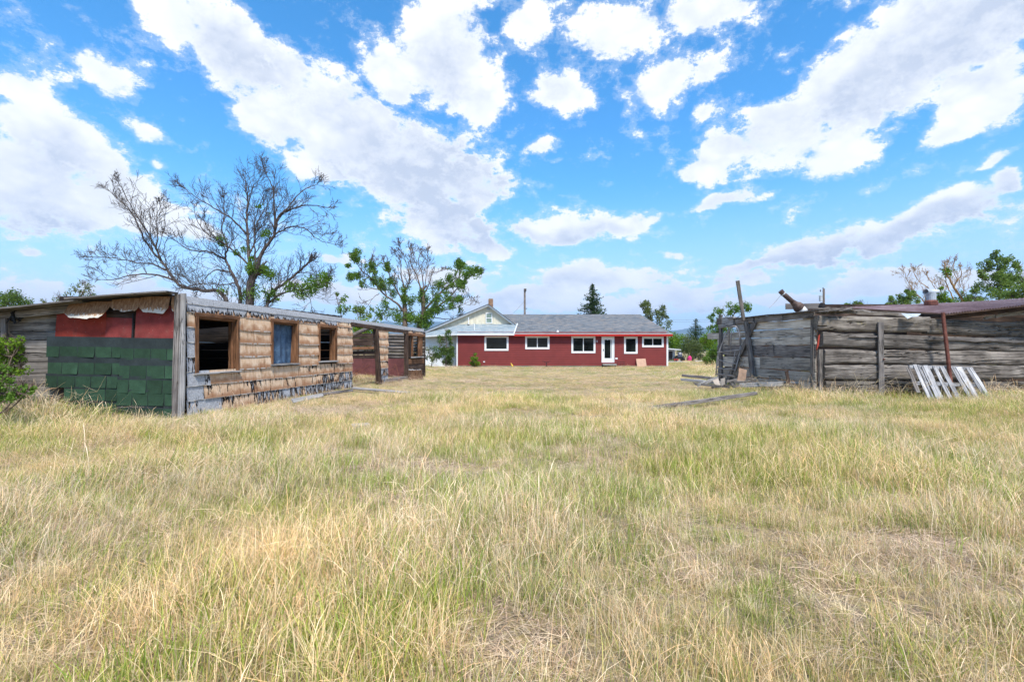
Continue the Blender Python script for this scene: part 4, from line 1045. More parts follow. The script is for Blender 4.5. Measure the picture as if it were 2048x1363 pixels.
# windows and door
def window(key, mull=None, sash=None):
    a, b, c, d = openings[key]; x0, x1, z0, z1 = HX(a), HX(b), HZ(d), HZ(c); t = 0.135
    mb = MB()
    for (p, q) in [((x0, YH - 0.05, z0), (x1, YH + 0.06, z0 + t)), ((x0, YH - 0.05, z1 - t), (x1, YH + 0.06, z1)), ((x0, YH - 0.05, z0 + t), (x0 + t, YH + 0.06, z1 - t)), ((x1 - t, YH - 0.05, z0 + t), (x1, YH + 0.06, z1 - t))]: mb.box(p, q)
    wn_ = mb.build('window', M_WHITE, house)
    xs = [x0 + t, x1 - t] if mull is None else [x0 + t, x0 + (x1 - x0) * mull, x1 - t]
    for p, q in zip(xs[:-1], xs[1:]):
        MB().box((p, YH + 0.012, z0 + t), (q, YH + 0.03, z1 - t)).build('pane', M_GLASS, wn_)
        s_ = 0.035
        mb = MB()
        for (u, v_) in [((p, z0 + t), (q, z0 + t + s_)), ((p, z1 - t - s_), (q, z1 - t)), ((p, z0 + t + s_), (p + s_, z1 - t - s_)), ((q - s_, z0 + t + s_), (q, z1 - t - s_))]:
            mb.box((u[0], YH - 0.012, u[1]), (v_[0], YH + 0.011, v_[1]))
        mb.build('sash', M_WHITE, wn_)
    return wn_
window('w1'); window('w2', 0.5); window('w3', 0.5); window('w4'); window('w5', 0.5)
a, b, c, d = openings['door']; x0, x1, z0, z1 = HX(a), HX(b), HZ(d), HZ(c)
mb = MB(); t = 0.10
for (p, q) in [((x0, YH - 0.05, z0), (x0 + t, YH + 0.06, z1)), ((x1 - t, YH - 0.05, z0), (x1, YH + 0.06, z1)), ((x0 + t, YH - 0.05, z1 - t), (x1 - t, YH + 0.06, z1))]: mb.box(p, q)
door = mb.build('door', M_WHITE, house)
gx0, gx1, gz0, gz1 = HX(1209), HX(1223), HZ(716), HZ(679)
mb = MB()
for (p, q) in [((x0 + t, z0), (gx0, z1 - t)), ((gx1, z0), (x1 - t, z1 - t)), ((gx0, z0), (gx1, gz0)), ((gx0, gz1), (gx1, z1 - t))]: mb.box((p[0], YH - 0.01, p[1]), (q[0], YH + 0.04, q[1]))
mb.build('door_leaf', M_WHITE, door)
MB().box((gx0, YH + 0.012, gz0), (gx1, YH + 0.03, gz1)).build('pane', M_GLASS, door)
MB().box((gx1 - 0.09, YH + 0.0, gz0), (gx1 - 0.05, YH + 0.011, gz1)).build('blind_rail', M_WHITE, door)
MB().tube([(x0 + 0.17, YH - 0.01, HZ(701)), (x0 + 0.17, YH - 0.06, HZ(701)), (x0 + 0.17, YH - 0.07, HZ(697.5))], 0.025, 8).build('handle', M_BLACK, door)
MB().tube([(HX(1215), YH - 0.02, HZ(679.5)), (HX(1215), YH - 0.09, HZ(679.2))], 0.04, 8).build('door_closer', M_WHITE, door)
# step, outlets and fittings of the wall
st = MB().box((HX(1203.5), YH - 0.75, HZ(729.5)), (HX(1230), YH - 0.03, HZ(727.2))).build('step', M_CONC, house)
for px in (1204.5, 1228): MB().box((HX(px) - 0.03, YH - 0.72, -0.05), (HX(px) + 0.03, YH - 0.06, HZ(729.5))).build('step_support', M_BLACK, st)
MB().box((HX(1230.5), YH - 0.04, HZ(718)), (HX(1235), YH - 0.012, HZ(715))).build('outlet_box', M_WHITE, house)
MB().box((HX(966.5), YH - 0.04, HZ(724)), (HX(970), YH - 0.012, HZ(722))).build('outlet_box', M_WHITE, house)
MB().tube([(HX(1194), YH - 0.03, HZ(680)), (HX(1194), YH - 0.06, HZ(684))], 0.03, 8).build('wall_lamp', M_WHITE, house)
MB().tube([(HX(1116), YEV + 0.8, ZEV + 0.18), (HX(1116), YEV + 0.8, ZEV + 0.36)], [0.14, 0.05], 10).build('roof_fitting', M_WHITE, roof)
# lean-to roof on the left under the gable, with white fascia
YG = 47.0
LZE = PZ(667, 43.55)
X27 = PX(1027, 43.55)
roof_plane('lean_to_roof', (PX(914, 43.55), 43.55, LZE), (X27, 43.55, LZE), (X27 + 0.35, YG, PZ(647.5, YG)), (PX(922.5, YG), YG, PZ(648, YG)), M_ROOF2, house)
MB().box((PX(914, 43.5), 43.50, LZE - 0.14), (X27, 43.549, LZE - 0.002)).build('fascia', M_WHITE, house)
mb = MB(); mb.prism([(X27 + 0.002, 43.5, LZE - 0.14), (X27 + 0.002, 43.5, LZE + 0.03), (X27 + 0.36, YG, PZ(646, YG)), (X27 + 0.36, YG, PZ(650, YG))], (0.07, 0, 0)); mb.build('rake_board', M_WHITE, house)
YW = 45.4
WXL = PX(836, YW)
lz2 = PZ(669.5, 45.0)
v4 = [Vector((PX(846, 45.0), 45.0, PZ(671, 45.0))), Vector((PX(914, 43.55), 43.55, LZE)), Vector((PX(922.5, YG), YG, PZ(648, YG))), Vector((PX(856, YG + 0.4), YG + 0.4, PZ(662.5, YG + 0.4)))]
roof_plane('hip_roof', *v4, M_ROOF2, house)
f0, f1 = v4[0] + Vector((0, -0.02, -0.07)), v4[1] + Vector((0, -0.02, -0.07))
plank('fascia', f0, f1, 0.14, 0.04, M_WHITE, house, wav=0)
# white clad wall on the left, holding back a little
lapped(PX(840, YW), XL - 0.10, 0.0, PZ(670.5, YW), YW, 0.115, []).build('white_siding', M_WHITESIDE, house)
MB().box((XL - 0.10, YH + 0.12, 0), (XL, YW + 0.1, ZE + 0.1)).build('return_wall', M_WHITESIDE, house)
MB().box((PX(840, YW) - 0.0, YW + 0.1, -0.1), (PX(840, YW) + 0.12, YW + 9, PZ(671, YW))).build('left_wall', M_WHITESIDE, house)
# cream gable of upright boards
def GP(px, py): return P(px, py, YG)
peak, gl, gr = GP(977, 611), GP(856, 662), GP(1026, 648)
def gz(x):
    if x < peak.x: t = (x - gl.x) / (peak.x - gl.x); return gl.z + (peak.z - gl.z) * t
    t = (x - peak.x) / (gr.x - peak.x); return peak.z + (gr.z - peak.z) * t
x = gl.x + 0.25
wxa, wxb, wza, wzb = PX(971.5, YG), PX(984.5, YG), PZ(646, YG), PZ(625.5, YG)
while x < gr.x - 0.1:
    x2 = min(x + 0.245, gr.x)
    def board(za, fa, fb):
        MB().prism([(x + 0.006, YG, za), (x2 - 0.006, YG, za), (x2 - 0.006, YG, fb), (x + 0.006, YG, fa)], (0, 0.05, 0)).build('gable_board', M_CREAM, house)
    za = min(3.3, gz(x) - 0.1)
    if x2 > wxa and x < wxb:
        board(za, wza, wza); board(wzb, gz(x) - 0.02, gz(x2) - 0.02)
    else: board(za, gz(x) - 0.02, gz(x2) - 0.02)
    x = x2
MB().prism([(gl.x + 0.2, YG + 0.052, 2.6), (gr.x, YG + 0.052, 2.6), (gr.x, YG + 0.052, gr.z - 0.05), (peak.x, YG + 0.052, peak.z - 0.05), (gl.x + 0.2, YG + 0.052, gz(gl.x + 0.2) - 0.05)], (0, 0.05, 0)).build('gable_backing', M_CREAM, house)
for (p, q) in [(gl + Vector((-0.35, 0, -0.16)), peak), (peak, gr + Vector((0.25, 0, -0.19)))]:
    d_ = Vector((0, -0.35, 0.03)); plank('bargeboard', p + d_, q + d_, 0.17, 0.05, M_WHITE, house, wav=0)
mb = MB(); pk = peak + Vector((0, -0.45, 0.14)); a_ = gl + Vector((-0.45, -0.45, -0.06)); b_ = gr + Vector((0.35, -0.45, -0.12))
roof_plane('gable_roof', a_, pk, pk + Vector((0, 12, 0)), a_ + Vector((0, 12, 0)), M_ROOF, house, 0.05)
roof_plane('gable_roof', pk, b_, b_ + Vector((0, 12, 0)), pk + Vector((0, 12, 0)), M_ROOF, house, 0.05)
mb = MB(); t = 0.07
for (p, q) in [((wxa, wza), (wxb, wza + t)), ((wxa, wzb - t), (wxb, wzb)), ((wxa, wza + t), (wxa + t, wzb - t)), ((wxb - t, wza + t), (wxb, wzb - t)), ((wxa + t, (wza + wzb) / 2 - 0.03), (wxb - t, (wza + wzb) / 2 + 0.03))]: mb.box((p[0], YG - 0.03, p[1]), (q[0], YG + 0.05, q[1]))
gw = mb.build('gable_window', M_WHITE, house)
zm = (wza + wzb) / 2
M_PALEGLASS = plain('reflecting_glass', lin(120, 140, 128), 0.05, 0.15, 2.0, spec=0.8)
for (p, q) in ((wza + t, zm - 0.03), (zm + 0.03, wzb - t)): MB().box((wxa + t, YG + 0.005, p), (wxb - t, YG + 0.02, q)).build('pane', M_PALEGLASS, gw)
MB().box((PX(973.5, YG), YG - 0.02, PZ(619.5, YG)), (PX(980.5, YG), YG - 0.002, PZ(615.5, YG))).build('gable_vent', plain('vent_grey', lin(176, 180, 182), 0.6), house)
for (px, yt, yb_, Y_) in [(937, 634, 649, 46.6), (948.8, 647, 661.5, 44.8)]:
    vp = MB().tube([P(px, yb_, Y_) + Vector((0, 0, -0.1)), P(px, yt, Y_)], 0.045, 10).build('vent_pipe', M_WHITE, house)
    MB().tube([P(px, yb_, Y_) + Vector((0, 0, -0.08)), P(px, yb_, Y_) + Vector((0, 0, 0.03))], [0.13, 0.06], 10).build('boot', M_BLACK, vp)
# chimney: courses of brick
cx0, cx1 = PX(977.3, 49), PX(985.8, 49); zc0, zc1 = 4.9, PZ(597, 49)
nb = int((zc1 - zc0) / 0.085)
ch = MB().box((cx0 + 0.01, 48.8, zc0), (cx1 - 0.01, 49.2, zc1 - 0.01)).build('chimney', M_CONC, house)
mb = MB()
for k in range(nb):
    z = zc0 + k * 0.085; o_ = 0.0 if k % 2 else 0.11
    for j in range(-1, 3):
        xa, xb = max(cx0, cx0 + j * 0.22 + o_), min(cx1, cx0 + j * 0.22 + o_ + 0.205)
        if xb - xa > 0.02: mb.box((xa, 48.77, z), (xb, 48.799, z + 0.07)); mb.box((xa, 49.201, z), (xb, 49.23, z + 0.07))
    mb.box((cx1 - 0.009, 48.8, z), (cx1 + 0.012, 49.2, z + 0.07)); mb.box((cx0 - 0.012, 48.8, z), (cx0 + 0.009, 49.2, z + 0.07))
bk = mb.build('brick_courses', M_BRICK, ch); bk['kind'] = 'stuff'

# things standing by the house
ply = plank('plywood_sheet', Vector((HX(1281.5), YH - 0.42, 0.0)), Vector((HX(1281), YH - 0.10, 0.72)), 0.86, 0.02, M_PLY, None, up=(1, 0, 0), wav=0)
tag(ply, 'square tan plywood sheet leaning on the house wall right of the door', 'plywood')
fs_ = thing('metal_stand', (HX(1091.5), YH - 0.9, 0), 'spindly dark metal stand in front of the house wall left of the widest window', 'stand')
c_ = Vector((HX(1091.5), YH - 0.9, 0))
MB().tube([c_ + Vector((-0.35, 0, 0.55)), c_ + Vector((-0.1, 0, 0.42)), c_ + Vector((0.1, 0, 0.42)), c_ + Vector((0.35, 0, 0.55))], 0.022, 6).build('top_rail', M_BLACK, fs_)
MB().tube([c_ + Vector((0, 0, 0.43)), c_ + Vector((0, 0, 0.0))], 0.035, 8).build('post', M_BLACK, fs_)
for s in (-1, 1): MB().tube([c_ + Vector((0, 0, 0.12)), c_ + Vector((0.2 * s, -0.1, 0.0))], 0.018, 6).build('foot', M_BLACK, fs_)
c_ = Vector((HX(1239), YH - 0.5, 0)); fr_ = thing('garden_rack', c_, 'low dark wire rack between the door step and the plywood sheet', 'rack')
for z in (0.22, 0.46): MB().tube([c_ + Vector((-0.35, 0, z)), c_ + Vector((0.35, 0, z))], 0.015, 6).build('rail', M_BLACK, fr_)
for s in (-0.3, 0.0, 0.3): MB().tube([c_ + Vector((s, 0, 0)), c_ + Vector((s, 0, 0.46))], 0.013, 6).build('leg', M_BLACK, fr_)
M_YELLOW = plain('yellow_plastic', lin(210, 176, 70), 0.5)
yp = MB().tube([P(1021.5, 725.5, 42.6), P(1023.5, 729, 42.6), P(1026, 733, 42.4)], [0.03, 0.06, 0.07], 8).build('yellow_scoop', M_YELLOW); tag(yp, 'small yellow plastic scoop stuck in the lawn by the house', 'scoop')

# poles and wires
M_POLE = wood('utility_pole_wood', lin(74, 68, 66), lin(104, 98, 94), lin(134, 128, 122), knots=False)
M_CABLE = plain('cable', lin(120, 122, 126), 0.6)
def pole(px, ptop, Y, r, label):
    p = Vector((PX(px, Y), Y, 0)); o = thing('utility_pole', p, label, 'pole')
    MB().tube([p + Vector((0, 0, -0.2)), p + Vector((0, 0, PZ(ptop, Y)))], [r * 1.15, r * 0.9], 10).build('shaft', M_POLE, o, smooth=True, M=None)
    return o, p
po, pp = pole(1049.5, 577, 66, 0.15, 'bare grey utility pole rising behind the roof of the red house')
MB().box((pp.x - 0.02, pp.y - 0.25, PZ(582, 66)), (pp.x + 0.22, pp.y + 0.1, PZ(577.5, 66))).build('bracket', M_POLE, po)
MB().tube([pp + Vector((0.1, 0, PZ(617, 66))), pp + Vector((0.35, 0, PZ(616.6, 66)))], 0.04, 6).build('hook', M_BLACK, po)
p2, pq = pole(1647.5, 577, 52, 0.12, 'utility pole with transformer can behind the timber shed')
MB().tube([pq + Vector((-0.38, -0.1, PZ(602, 52))), pq + Vector((-0.38, -0.1, PZ(591.5, 52)))], 0.17, 14).build('transformer', M_GALV, p2)
MB().tube([pq + Vector((-0.42, -0.1, PZ(583.5, 52))), pq + Vector((-0.42, -0.1, PZ(579.5, 52)))], 0.05, 8).build('insulator', M_BLACK, p2)
MB().tube([pq + Vector((-0.1, 0, PZ(577, 52))), pq + Vector((-0.05, 0, PZ(575, 52)))], 0.05, 8).build('insulator', M_BLACK, p2)
for k, (y0_, y1_, Y_) in enumerate([(639, 638.5, 80), (643, 642, 80), (651, 627, 66)]):
    if k < 2: pts = [P(1000, y0_, Y_), P(1300, y0_ + 0.5, Y_), P(1700, y1_, Y_)]
    else: pts = [P(1000, 650, 60), P(1025, 628, 63), P(1048, 603, 66)]
    o = MB().tube(pts, 0.016, 5).build('power_line', M_CABLE)
    tag(o, ['upper thin power line behind the right end of the red house', 'lower thin power line behind the right end of the red house', 'slack service wire rising from the gable to the bare pole'][k], 'wire')

# garage, drive and clutter in the gap right of the house
YQ = 66.0
M_GARAGE = plain('pale_garage_wall', lin(188, 196, 198), 0.7, 0.08)
gar = thing('garage', P(1340, 722, YQ), 'small grey garage with flat white eave beyond the right end of the house', 'garage')
xa, xb = PX(1322, YQ), PX(1350, YQ)
MB().box((xa, YQ, 0), (PX(1333, YQ), YQ + 0.2, PZ(701, YQ))).build('front_wall', M_GARAGE, gar)
MB().box((PX(1345.5, YQ), YQ, 0), (xb, YQ + 0.2, PZ(700, YQ))).build('front_wall', M_GARAGE, gar)
MB().box((PX(1333, YQ), YQ, PZ(702, YQ)), (PX(1345.5, YQ), YQ + 0.2, PZ(699, YQ))).build('front_wall', M_GARAGE, gar)
MB().box((xb - 0.2, YQ + 0.2, 0), (xb, YQ + 7, PZ(699, YQ))).build('side_wall', M_GARAGE, gar)
MB().box((xa, YQ + 7, 0), (xb, YQ + 7.2, PZ(699, YQ))).build('rear_wall', M_GARAGE, gar)
MB().box((PX(1333, YQ) + 0.02, YQ + 0.1, 0), (PX(1345.5, YQ) - 0.02, YQ + 0.16, PZ(702, YQ))).build('garage_door', plain('brown_garage_door', lin(70, 62, 60), 0.7), gar)
mb = MB(); mb.prism([(xa - 0.5, YQ - 0.7, PZ(694.5, YQ)), (PX(1358.5, YQ), YQ - 0.7, PZ(698.5, YQ)), (PX(1358.5, YQ), YQ - 0.7, PZ(700.0, YQ)), (xa - 0.5, YQ - 0.7, PZ(696.5, YQ))], (0, 8.5, 0)); mb.build('roof', M_WHITE, gar)
drv = MB().box((14.9, 61.5, 0.004), (60, 69.5, 0.03)).build('driveway', plain('gravel', lin(176, 172, 168), 0.95, 0.12, 8.0)); tag(drv, 'pale gravel drive', None, None, 'structure')
# riding mower
mp = P(1358, 722, 65); mp.z = 0.03
mow = thing('riding_mower', mp, 'dark riding mower parked in front of the garage corner', 'mower')
MB().box((mp.x - 0.42, mp.y - 0.5, 0.32), (mp.x + 0.42, mp.y + 0.6, 0.62)).build('body', M_BLACK, mow)
MB().box((mp.x - 0.3, mp.y - 0.4, 0.62), (mp.x + 0.3, mp.y - 0.28, 1.25)).build('cowl', plain('grey_cowl', lin(76, 82, 98), 0.5), mow)
MB().tube([mp + Vector((0.02, -0.42, 1.02)), mp + Vector((0.02, -0.46, 1.02))], 0.13, 14).build('round_plate', M_WHITE, mow)
MB().tube([mp + Vector((0.02, -0.461, 1.02)), mp + Vector((0.02, -0.475, 1.02))], 0.06, 10).build('plate_centre', M_BLACK, mow)
for s in (-0.5, 0.5):
    for q in (-0.4, 0.45): MB().tube([mp + Vector((s - 0.09, q, 0.24)), mp + Vector((s + 0.09, q, 0.24))], 0.24, 12).build('wheel', M_BLACK, mow)
MB().box((mp.x - 0.28, mp.y + 0.2, 0.62), (mp.x + 0.28, mp.y + 0.62, 0.78)).build('seat', M_BLACK, mow)
M_REDP = plain('red_plastic', lin(170, 60, 52), 0.5); M_PINK = plain('pink_plastic', lin(226, 70, 140), 0.5, 0.08); M_TAN = plain('tan_mat', lin(206, 170, 120), 0.8)
q = P(1344, 721, 64.5); q.z = 0.03
tr = thing('red_cart', q, 'low red cart on the gravel left of the riding mower', 'cart')
MB().box((q.x - 0.9, q.y - 0.3, 0.10), (q.x + 0.3, q.y + 0.3, 0.20)).build('bed', plain('cart_grass', lin(96, 110, 60), 0.9), tr)
MB().box((q.x + 0.2, q.y - 0.32, 0.12), (q.x + 0.75, q.y + 0.3, 0.34)).build('box', M_REDP, tr)
for s in (-0.6, 0.45): MB().tube([q + Vector((s, -0.38, 0.12)), q + Vector((s, -0.33, 0.12))], 0.12, 12).build('wheel', M_BLACK, tr)
q = P(1375, 721, 64.5); q.z = 0.03
tn_ = plank('tan_mat', q + Vector((-0.75, 0, 0.06)), q + Vector((0.9, 0, 0.06)), 0.7, 0.08, M_TAN, None, up=(0, 1, 0)); tag(tn_, 'flat tan mat on the gravel below the pink plastic tub', 'mat')
q = P(1379, 719, 65.2); q.z = 0.03
tub = thing('pink_tub', q, 'bright pink plastic tub beside the wire fence', 'tub')
mb = MB(); mb.tube([q + Vector((0, 0, 0.0)), q + Vector((0, 0, 0.45)), q + Vector((0, 0, 0.5))], [0.24, 0.30, 0.32], 14).build('body', M_PINK, tub)
mb = MB(); mb.prism([q + Vector((-0.2, -0.05, 0.48)), q + Vector((0.28, -0.05, 0.48)), q + Vector((0.1, -0.05, 0.74)), q + Vector((-0.12, -0.05, 0.66))], (0, 0.12, 0)); mb.build('flap', M_PINK, tub)
fen = thing('wire_fence', P(1410, 720, 70.5), 'chain link fence with thin grey posts at the far edge of the drive', 'fence')
for px in (1383, 1400, 1418, 1436): MB().tube([Vector((PX(px, 70.5), 70.5, 0)), Vector((PX(px, 70.5), 70.5, 1.25))], 0.04, 8).build('post', M_GALV, fen)
MB().tube([Vector((PX(1383, 70.5), 70.5, 1.22)), Vector((PX(1436, 70.5), 70.5, 1.22))], 0.025, 6).build('top_rail', M_GALV, fen)
mb = MB(); xa, xb = PX(1383, 70.5), PX(1436, 70.5); n_ = 26
for k in range(n_):
    x = xa + (xb - xa) * k / n_; mb.tube([(x, 70.5, 0.05), (x + 0.6, 70.5, 1.2)], 0.005, 3, cap=False); mb.tube([(x + 0.6, 70.5, 0.05), (x, 70.5, 1.2)], 0.005, 3, cap=False)
mb.build('wire_mesh', M_GALV, fen)
# ================================================================ trees and shrubs
def bark(name, a, b, c):
    m, g, bs, out = newmat(name)
    tc = g.n('ShaderNodeTexCoord').outputs['Object']
    n = g.noise(g.map(tc, scale=(6, 6, 1.6)), 1.5, 5, 0.65)
    g.set(bs.inputs['Base Color'], g.ramp(n, [(0.3, a), (0.5, b), (0.7, c)])); bs.inputs['Roughness'].default_value = 0.95
    g.set(bs.inputs['Normal'], g.bump(n, 0.6, 0.03))
    return m
M_BARK = bark('grey_bark', lin(48, 42, 41), lin(80, 72, 70), lin(114, 105, 100))
M_BARK2 = bark('brown_bark', lin(62, 52, 46), lin(102, 88, 78), lin(138, 122, 108))
M_BARKO = bark('ochre_bark', lin(110, 84, 56), lin(156, 124, 86), lin(186, 156, 112))
def leafmat(name, dark, light, trans=0.35, hue=None):
    m, g, bs, out = newmat(name)
    geo = g.n('ShaderNodeNewGeometry')
    tc = g.n('ShaderNodeTexCoord').outputs['Object']
    rp = geo.outputs['Random Per Island']
    f = g.math('ADD', g.math('MULTIPLY', rp, 0.6), g.math('MULTIPLY', g.noise(tc, 0.9, 3, 0.6), 0.4))
    stops = [(0.18, dark), (0.8, light)]
    c = g.ramp(f, stops)
    if hue: c = g.mix(g.step(rp, 0.80, 0.86), c, hue)
    dif = g.n('ShaderNodeBsdfDiffuse', Color=c, Roughness=1.0); tr = g.n('ShaderNodeBsdfTranslucent', Color=g.mix(1.0, c, (1.25, 1.35, 0.7, 1), 'MULTIPLY'))
    mx = g.n('ShaderNodeMixShader', Fac=trans); m.node_tree.links.new(dif.outputs[0], mx.inputs[1]); m.node_tree.links.new(tr.outputs[0], mx.inputs[2])
    m.node_tree.links.new(mx.outputs[0], out.inputs[0])
    m.node_tree.nodes.remove(bs)
    return m
M_LEAF = leafmat('elm_leaf', (0.075, 0.15, 0.025, 1), (0.21, 0.34, 0.07, 1))
M_LEAF2 = leafmat('poplar_leaf', (0.10, 0.17, 0.045, 1), (0.29, 0.39, 0.13, 1))
M_LEAFDARK = leafmat('dark_leaf', (0.055, 0.105, 0.03, 1), (0.17, 0.25, 0.07, 1))
M_LEAFOLIVE = leafmat('olive_leaf', (0.085, 0.12, 0.045, 1), (0.21, 0.25, 0.10, 1))
M_LEAFLIME = leafmat('lime_leaf', (0.10, 0.19, 0.02, 1), (0.26, 0.38, 0.055, 1))
M_NEEDLE = leafmat('spruce_needles', (0.02, 0.045, 0.02, 1), (0.075, 0.115, 0.05, 1), trans=0.12)
M_BROWNLEAF = leafmat('withered_leaf', (0.10, 0.075, 0.045, 1), (0.22, 0.17, 0.10, 1))

def resample(pts, n):
    pts = [Vector(p) for p in pts]
    q = [pts[0] * 2 - pts[1]] + pts + [pts[-1] * 2 - pts[-2]]
    out = []
    for i in range(1, len(q) - 2):
        k = n if i == len(q) - 3 else n
        for j in range(k):
            t = j / k; a, b, c, d = q[i-1], q[i], q[i+1], q[i+2]
            out.append(0.5 * ((2*b) + (c - a) * t + (2*a - 5*b + 4*c - d) * t*t + (3*b - a - 3*c + d) * t**3))
    out.append(pts[-1]); return out
def rvec(R): return Vector((R.gauss(0, 1), R.gauss(0, 1), R.gauss(0, 1))).normalized()
def grow(mb, p, d, L, r, lvl, R, tips, up=0.10, wob=0.22, kids=4, spread=(0.45, 0.95), rmin=0.006, ratio=0.55):
    n = 4; pts = [p.copy()]; dd = d.copy()
    for i in range(n):
        dd = (dd + rvec(R) * wob + Vector((0, 0, up))).normalized(); pts.append(pts[-1] + dd * (L / n))
    r1 = max(rmin, r * 0.35)
    mb.tube(pts, [r + (r1 - r) * i / n for i in range(n + 1)], 4 if r > 0.03 else 3, cap=False)
    tips.append((pts[-1], dd.copy(), lvl))
    if lvl <= 0: return
    for k in range(kids):
        t = 0.25 + 0.75 * (k + R.random()) / kids; x = t * n; i = min(n - 1, int(x)); q = pts[i].lerp(pts[i+1], x - i)
        ax = (pts[i+1] - pts[i]).normalized(); s = rvec(R); s = (s - ax * s.dot(ax)).normalized()
        a = R.uniform(*spread); nd = (ax * math.cos(a) + s * math.sin(a)).normalized()
        grow(mb, q, nd, L * ratio * R.uniform(0.7, 1.2), max(rmin, r * 0.5), lvl - 1, R, tips, up, wob, kids, spread, rmin, ratio)
def leaf_mesh(name, cen, size, mat, parent, R, flat=0.0, aspect=0.62):
    cen = np.asarray(cen, float); n = len(cen); size = np.broadcast_to(size, (n,))
    rg = np.random.default_rng(R.randrange(1 << 30))
    a = rg.normal(size=(n, 3)); a /= np.linalg.norm(a, axis=1)[:, None]
    b = rg.normal(size=(n, 3)); b -= a * (a * b).sum(1)[:, None]; b /= np.linalg.norm(b, axis=1)[:, None]
    c = np.cross(a, b)
    s = size[:, None] * rg.uniform(0.7, 1.25, (n, 1))
    v = np.stack([cen - a * s * 0.5, cen + b * s * 0.5 * aspect + c * s * 0.12, cen + a * s * 0.5, cen - b * s * 0.5 * aspect + c * s * 0.12], 1).reshape(-1, 3)
    f = np.arange(n * 4).reshape(-1, 4)
    return mesh_obj(name, v, f.tolist(), mat, parent)
def cluster(c, r, n, R, shape=(1, 1, 1)):
    out = []
    for _ in range(n):
        q = rvec(R) * (R.random() ** 0.45) * r; out.append((c[0] + q.x * shape[0], c[1] + q.y * shape[1], c[2] + q.z * shape[2]))
    return out

def limb_tree(name, label, base, Y, limbs, conv, clumps, seed, r0, rmin, leafsize, leafmat_, barkm, twig=(1.1, 2.0), spacing=0.42, lvl=2, extra=None, depth=0.3, tw_r=0.03, thin=0.82, tipleaf=1.3):
    "tree whose main limbs follow given polylines (in the plane of the trunk), spread in depth, with grown side branches"
    R = random.Random(seed)
    t = thing(name, base, label, 'tree')
    mb = MB(); tips = []; dep = []
    for li, (poly, ra, rb) in enumerate(limbs):
        pts = []; slope = R.uniform(-depth, depth)
        if li == 0: slope = 0
        tot = 0; P0 = None; start_off = 0.0
        w_ = [conv(x, y, Y) for (x, y) in poly]
        # continue from the depth of the limb it leaves
        if dep:
            best = min(dep, key=lambda q: (q.x - w_[0].x) ** 2 + (q.z - w_[0].z) ** 2)
            if (Vector((best.x, 0, best.z)) - Vector((w_[0].x, 0, w_[0].z))).length < 1.2: start_off = best.y - Y
        for i, p in enumerate(w_):
            if i: tot += (p - w_[i-1]).length
            pts.append(Vector((p.x, Y + start_off + slope * tot, p.z)))
        pts = resample(pts, 4)
        for i in range(1, len(pts) - 1): pts[i] += rvec(R) * 0.035
        dep += pts
        n = len(pts)
        ra = ra * thin
        rad = [ra + (rb - ra) * (i / (n - 1)) ** 0.7 for i in range(n)]
        mb.tube(pts, rad, 8 if ra > 0.08 else 6, cap=True)
        acc = 0; 
        for i in range(1, n):
            seg = pts[i] - pts[i-1]; acc += seg.length
            fr_ = i / (n - 1)
            if acc > spacing and (fr_ > 0.22 or li > 2):
                acc = 0; ax = seg.normalized()
                for q in range(2 if R.random() < 0.5 else 1):
                    s = rvec(R); s = (s - ax * s.dot(ax)); s.z += 0.25; s.normalize()
                    a = R.uniform(0.5, 1.05)
                    grow(mb, pts[i], (ax * math.cos(a) + s * math.sin(a)).normalized(), R.uniform(*twig) * (1.1 - 0.62 * fr_), max(rmin * 1.6, min(tw_r, rad[i] * 0.5)), lvl, R, tips, up=0.09, rmin=rmin)
        for q in range(3):
            ax = (pts[-1] - pts[-2]).normalized(); grow(mb, pts[-1], (ax + rvec(R) * 0.4).normalized(), R.uniform(*twig) * 0.42, max(rb, rmin * 1.6), lvl, R, tips, up=0.05, rmin=rmin)
    mb.build('trunk', barkm, t, smooth=True)
    cen = []
    for (cx, cy, cr, n) in clumps:
        p = conv(cx, cy, Y)
        best = min(dep, key=lambda q: (q.x - p.x) ** 2 + (q.z - p.z) ** 2)
        k = 5
        for j in range(k):
            o = rvec(R) * cr * 0.6; cen += cluster((p.x + o.x, best.y + o.y, p.z + o.z), cr * 0.7, int(n * 2.4) // k, R)
    spots = [(conv(cx, cy, Y), cr) for (cx, cy, cr, n) in clumps]
    for (tp_, td_, lv_) in tips:
        for (sp_, cr) in spots:
            if (tp_.x - sp_.x) ** 2 + (tp_.z - sp_.z) ** 2 < (tipleaf * cr) ** 2:
                for q in range(5): o = rvec(R) * leafsize * 0.8 - td_ * R.random() * leafsize * 2; cen.append((tp_.x + o.x, tp_.y + o.y, tp_.z + o.z))
                break
    leaf_mesh('crown', cen, leafsize, leafmat_, t, R)
    if extra:
        cen = []
        for (cx, cy, cr, n) in extra:
            p = conv(cx, cy, Y); best = min(dep, key=lambda q: (q.x - p.x) ** 2 + (q.z - p.z) ** 2)
            cen += cluster((p.x, best.y, p.z), cr, n, R)
        leaf_mesh('withered_crown', cen, leafsize * 0.8, M_BROWNLEAF, t, R)
    return t

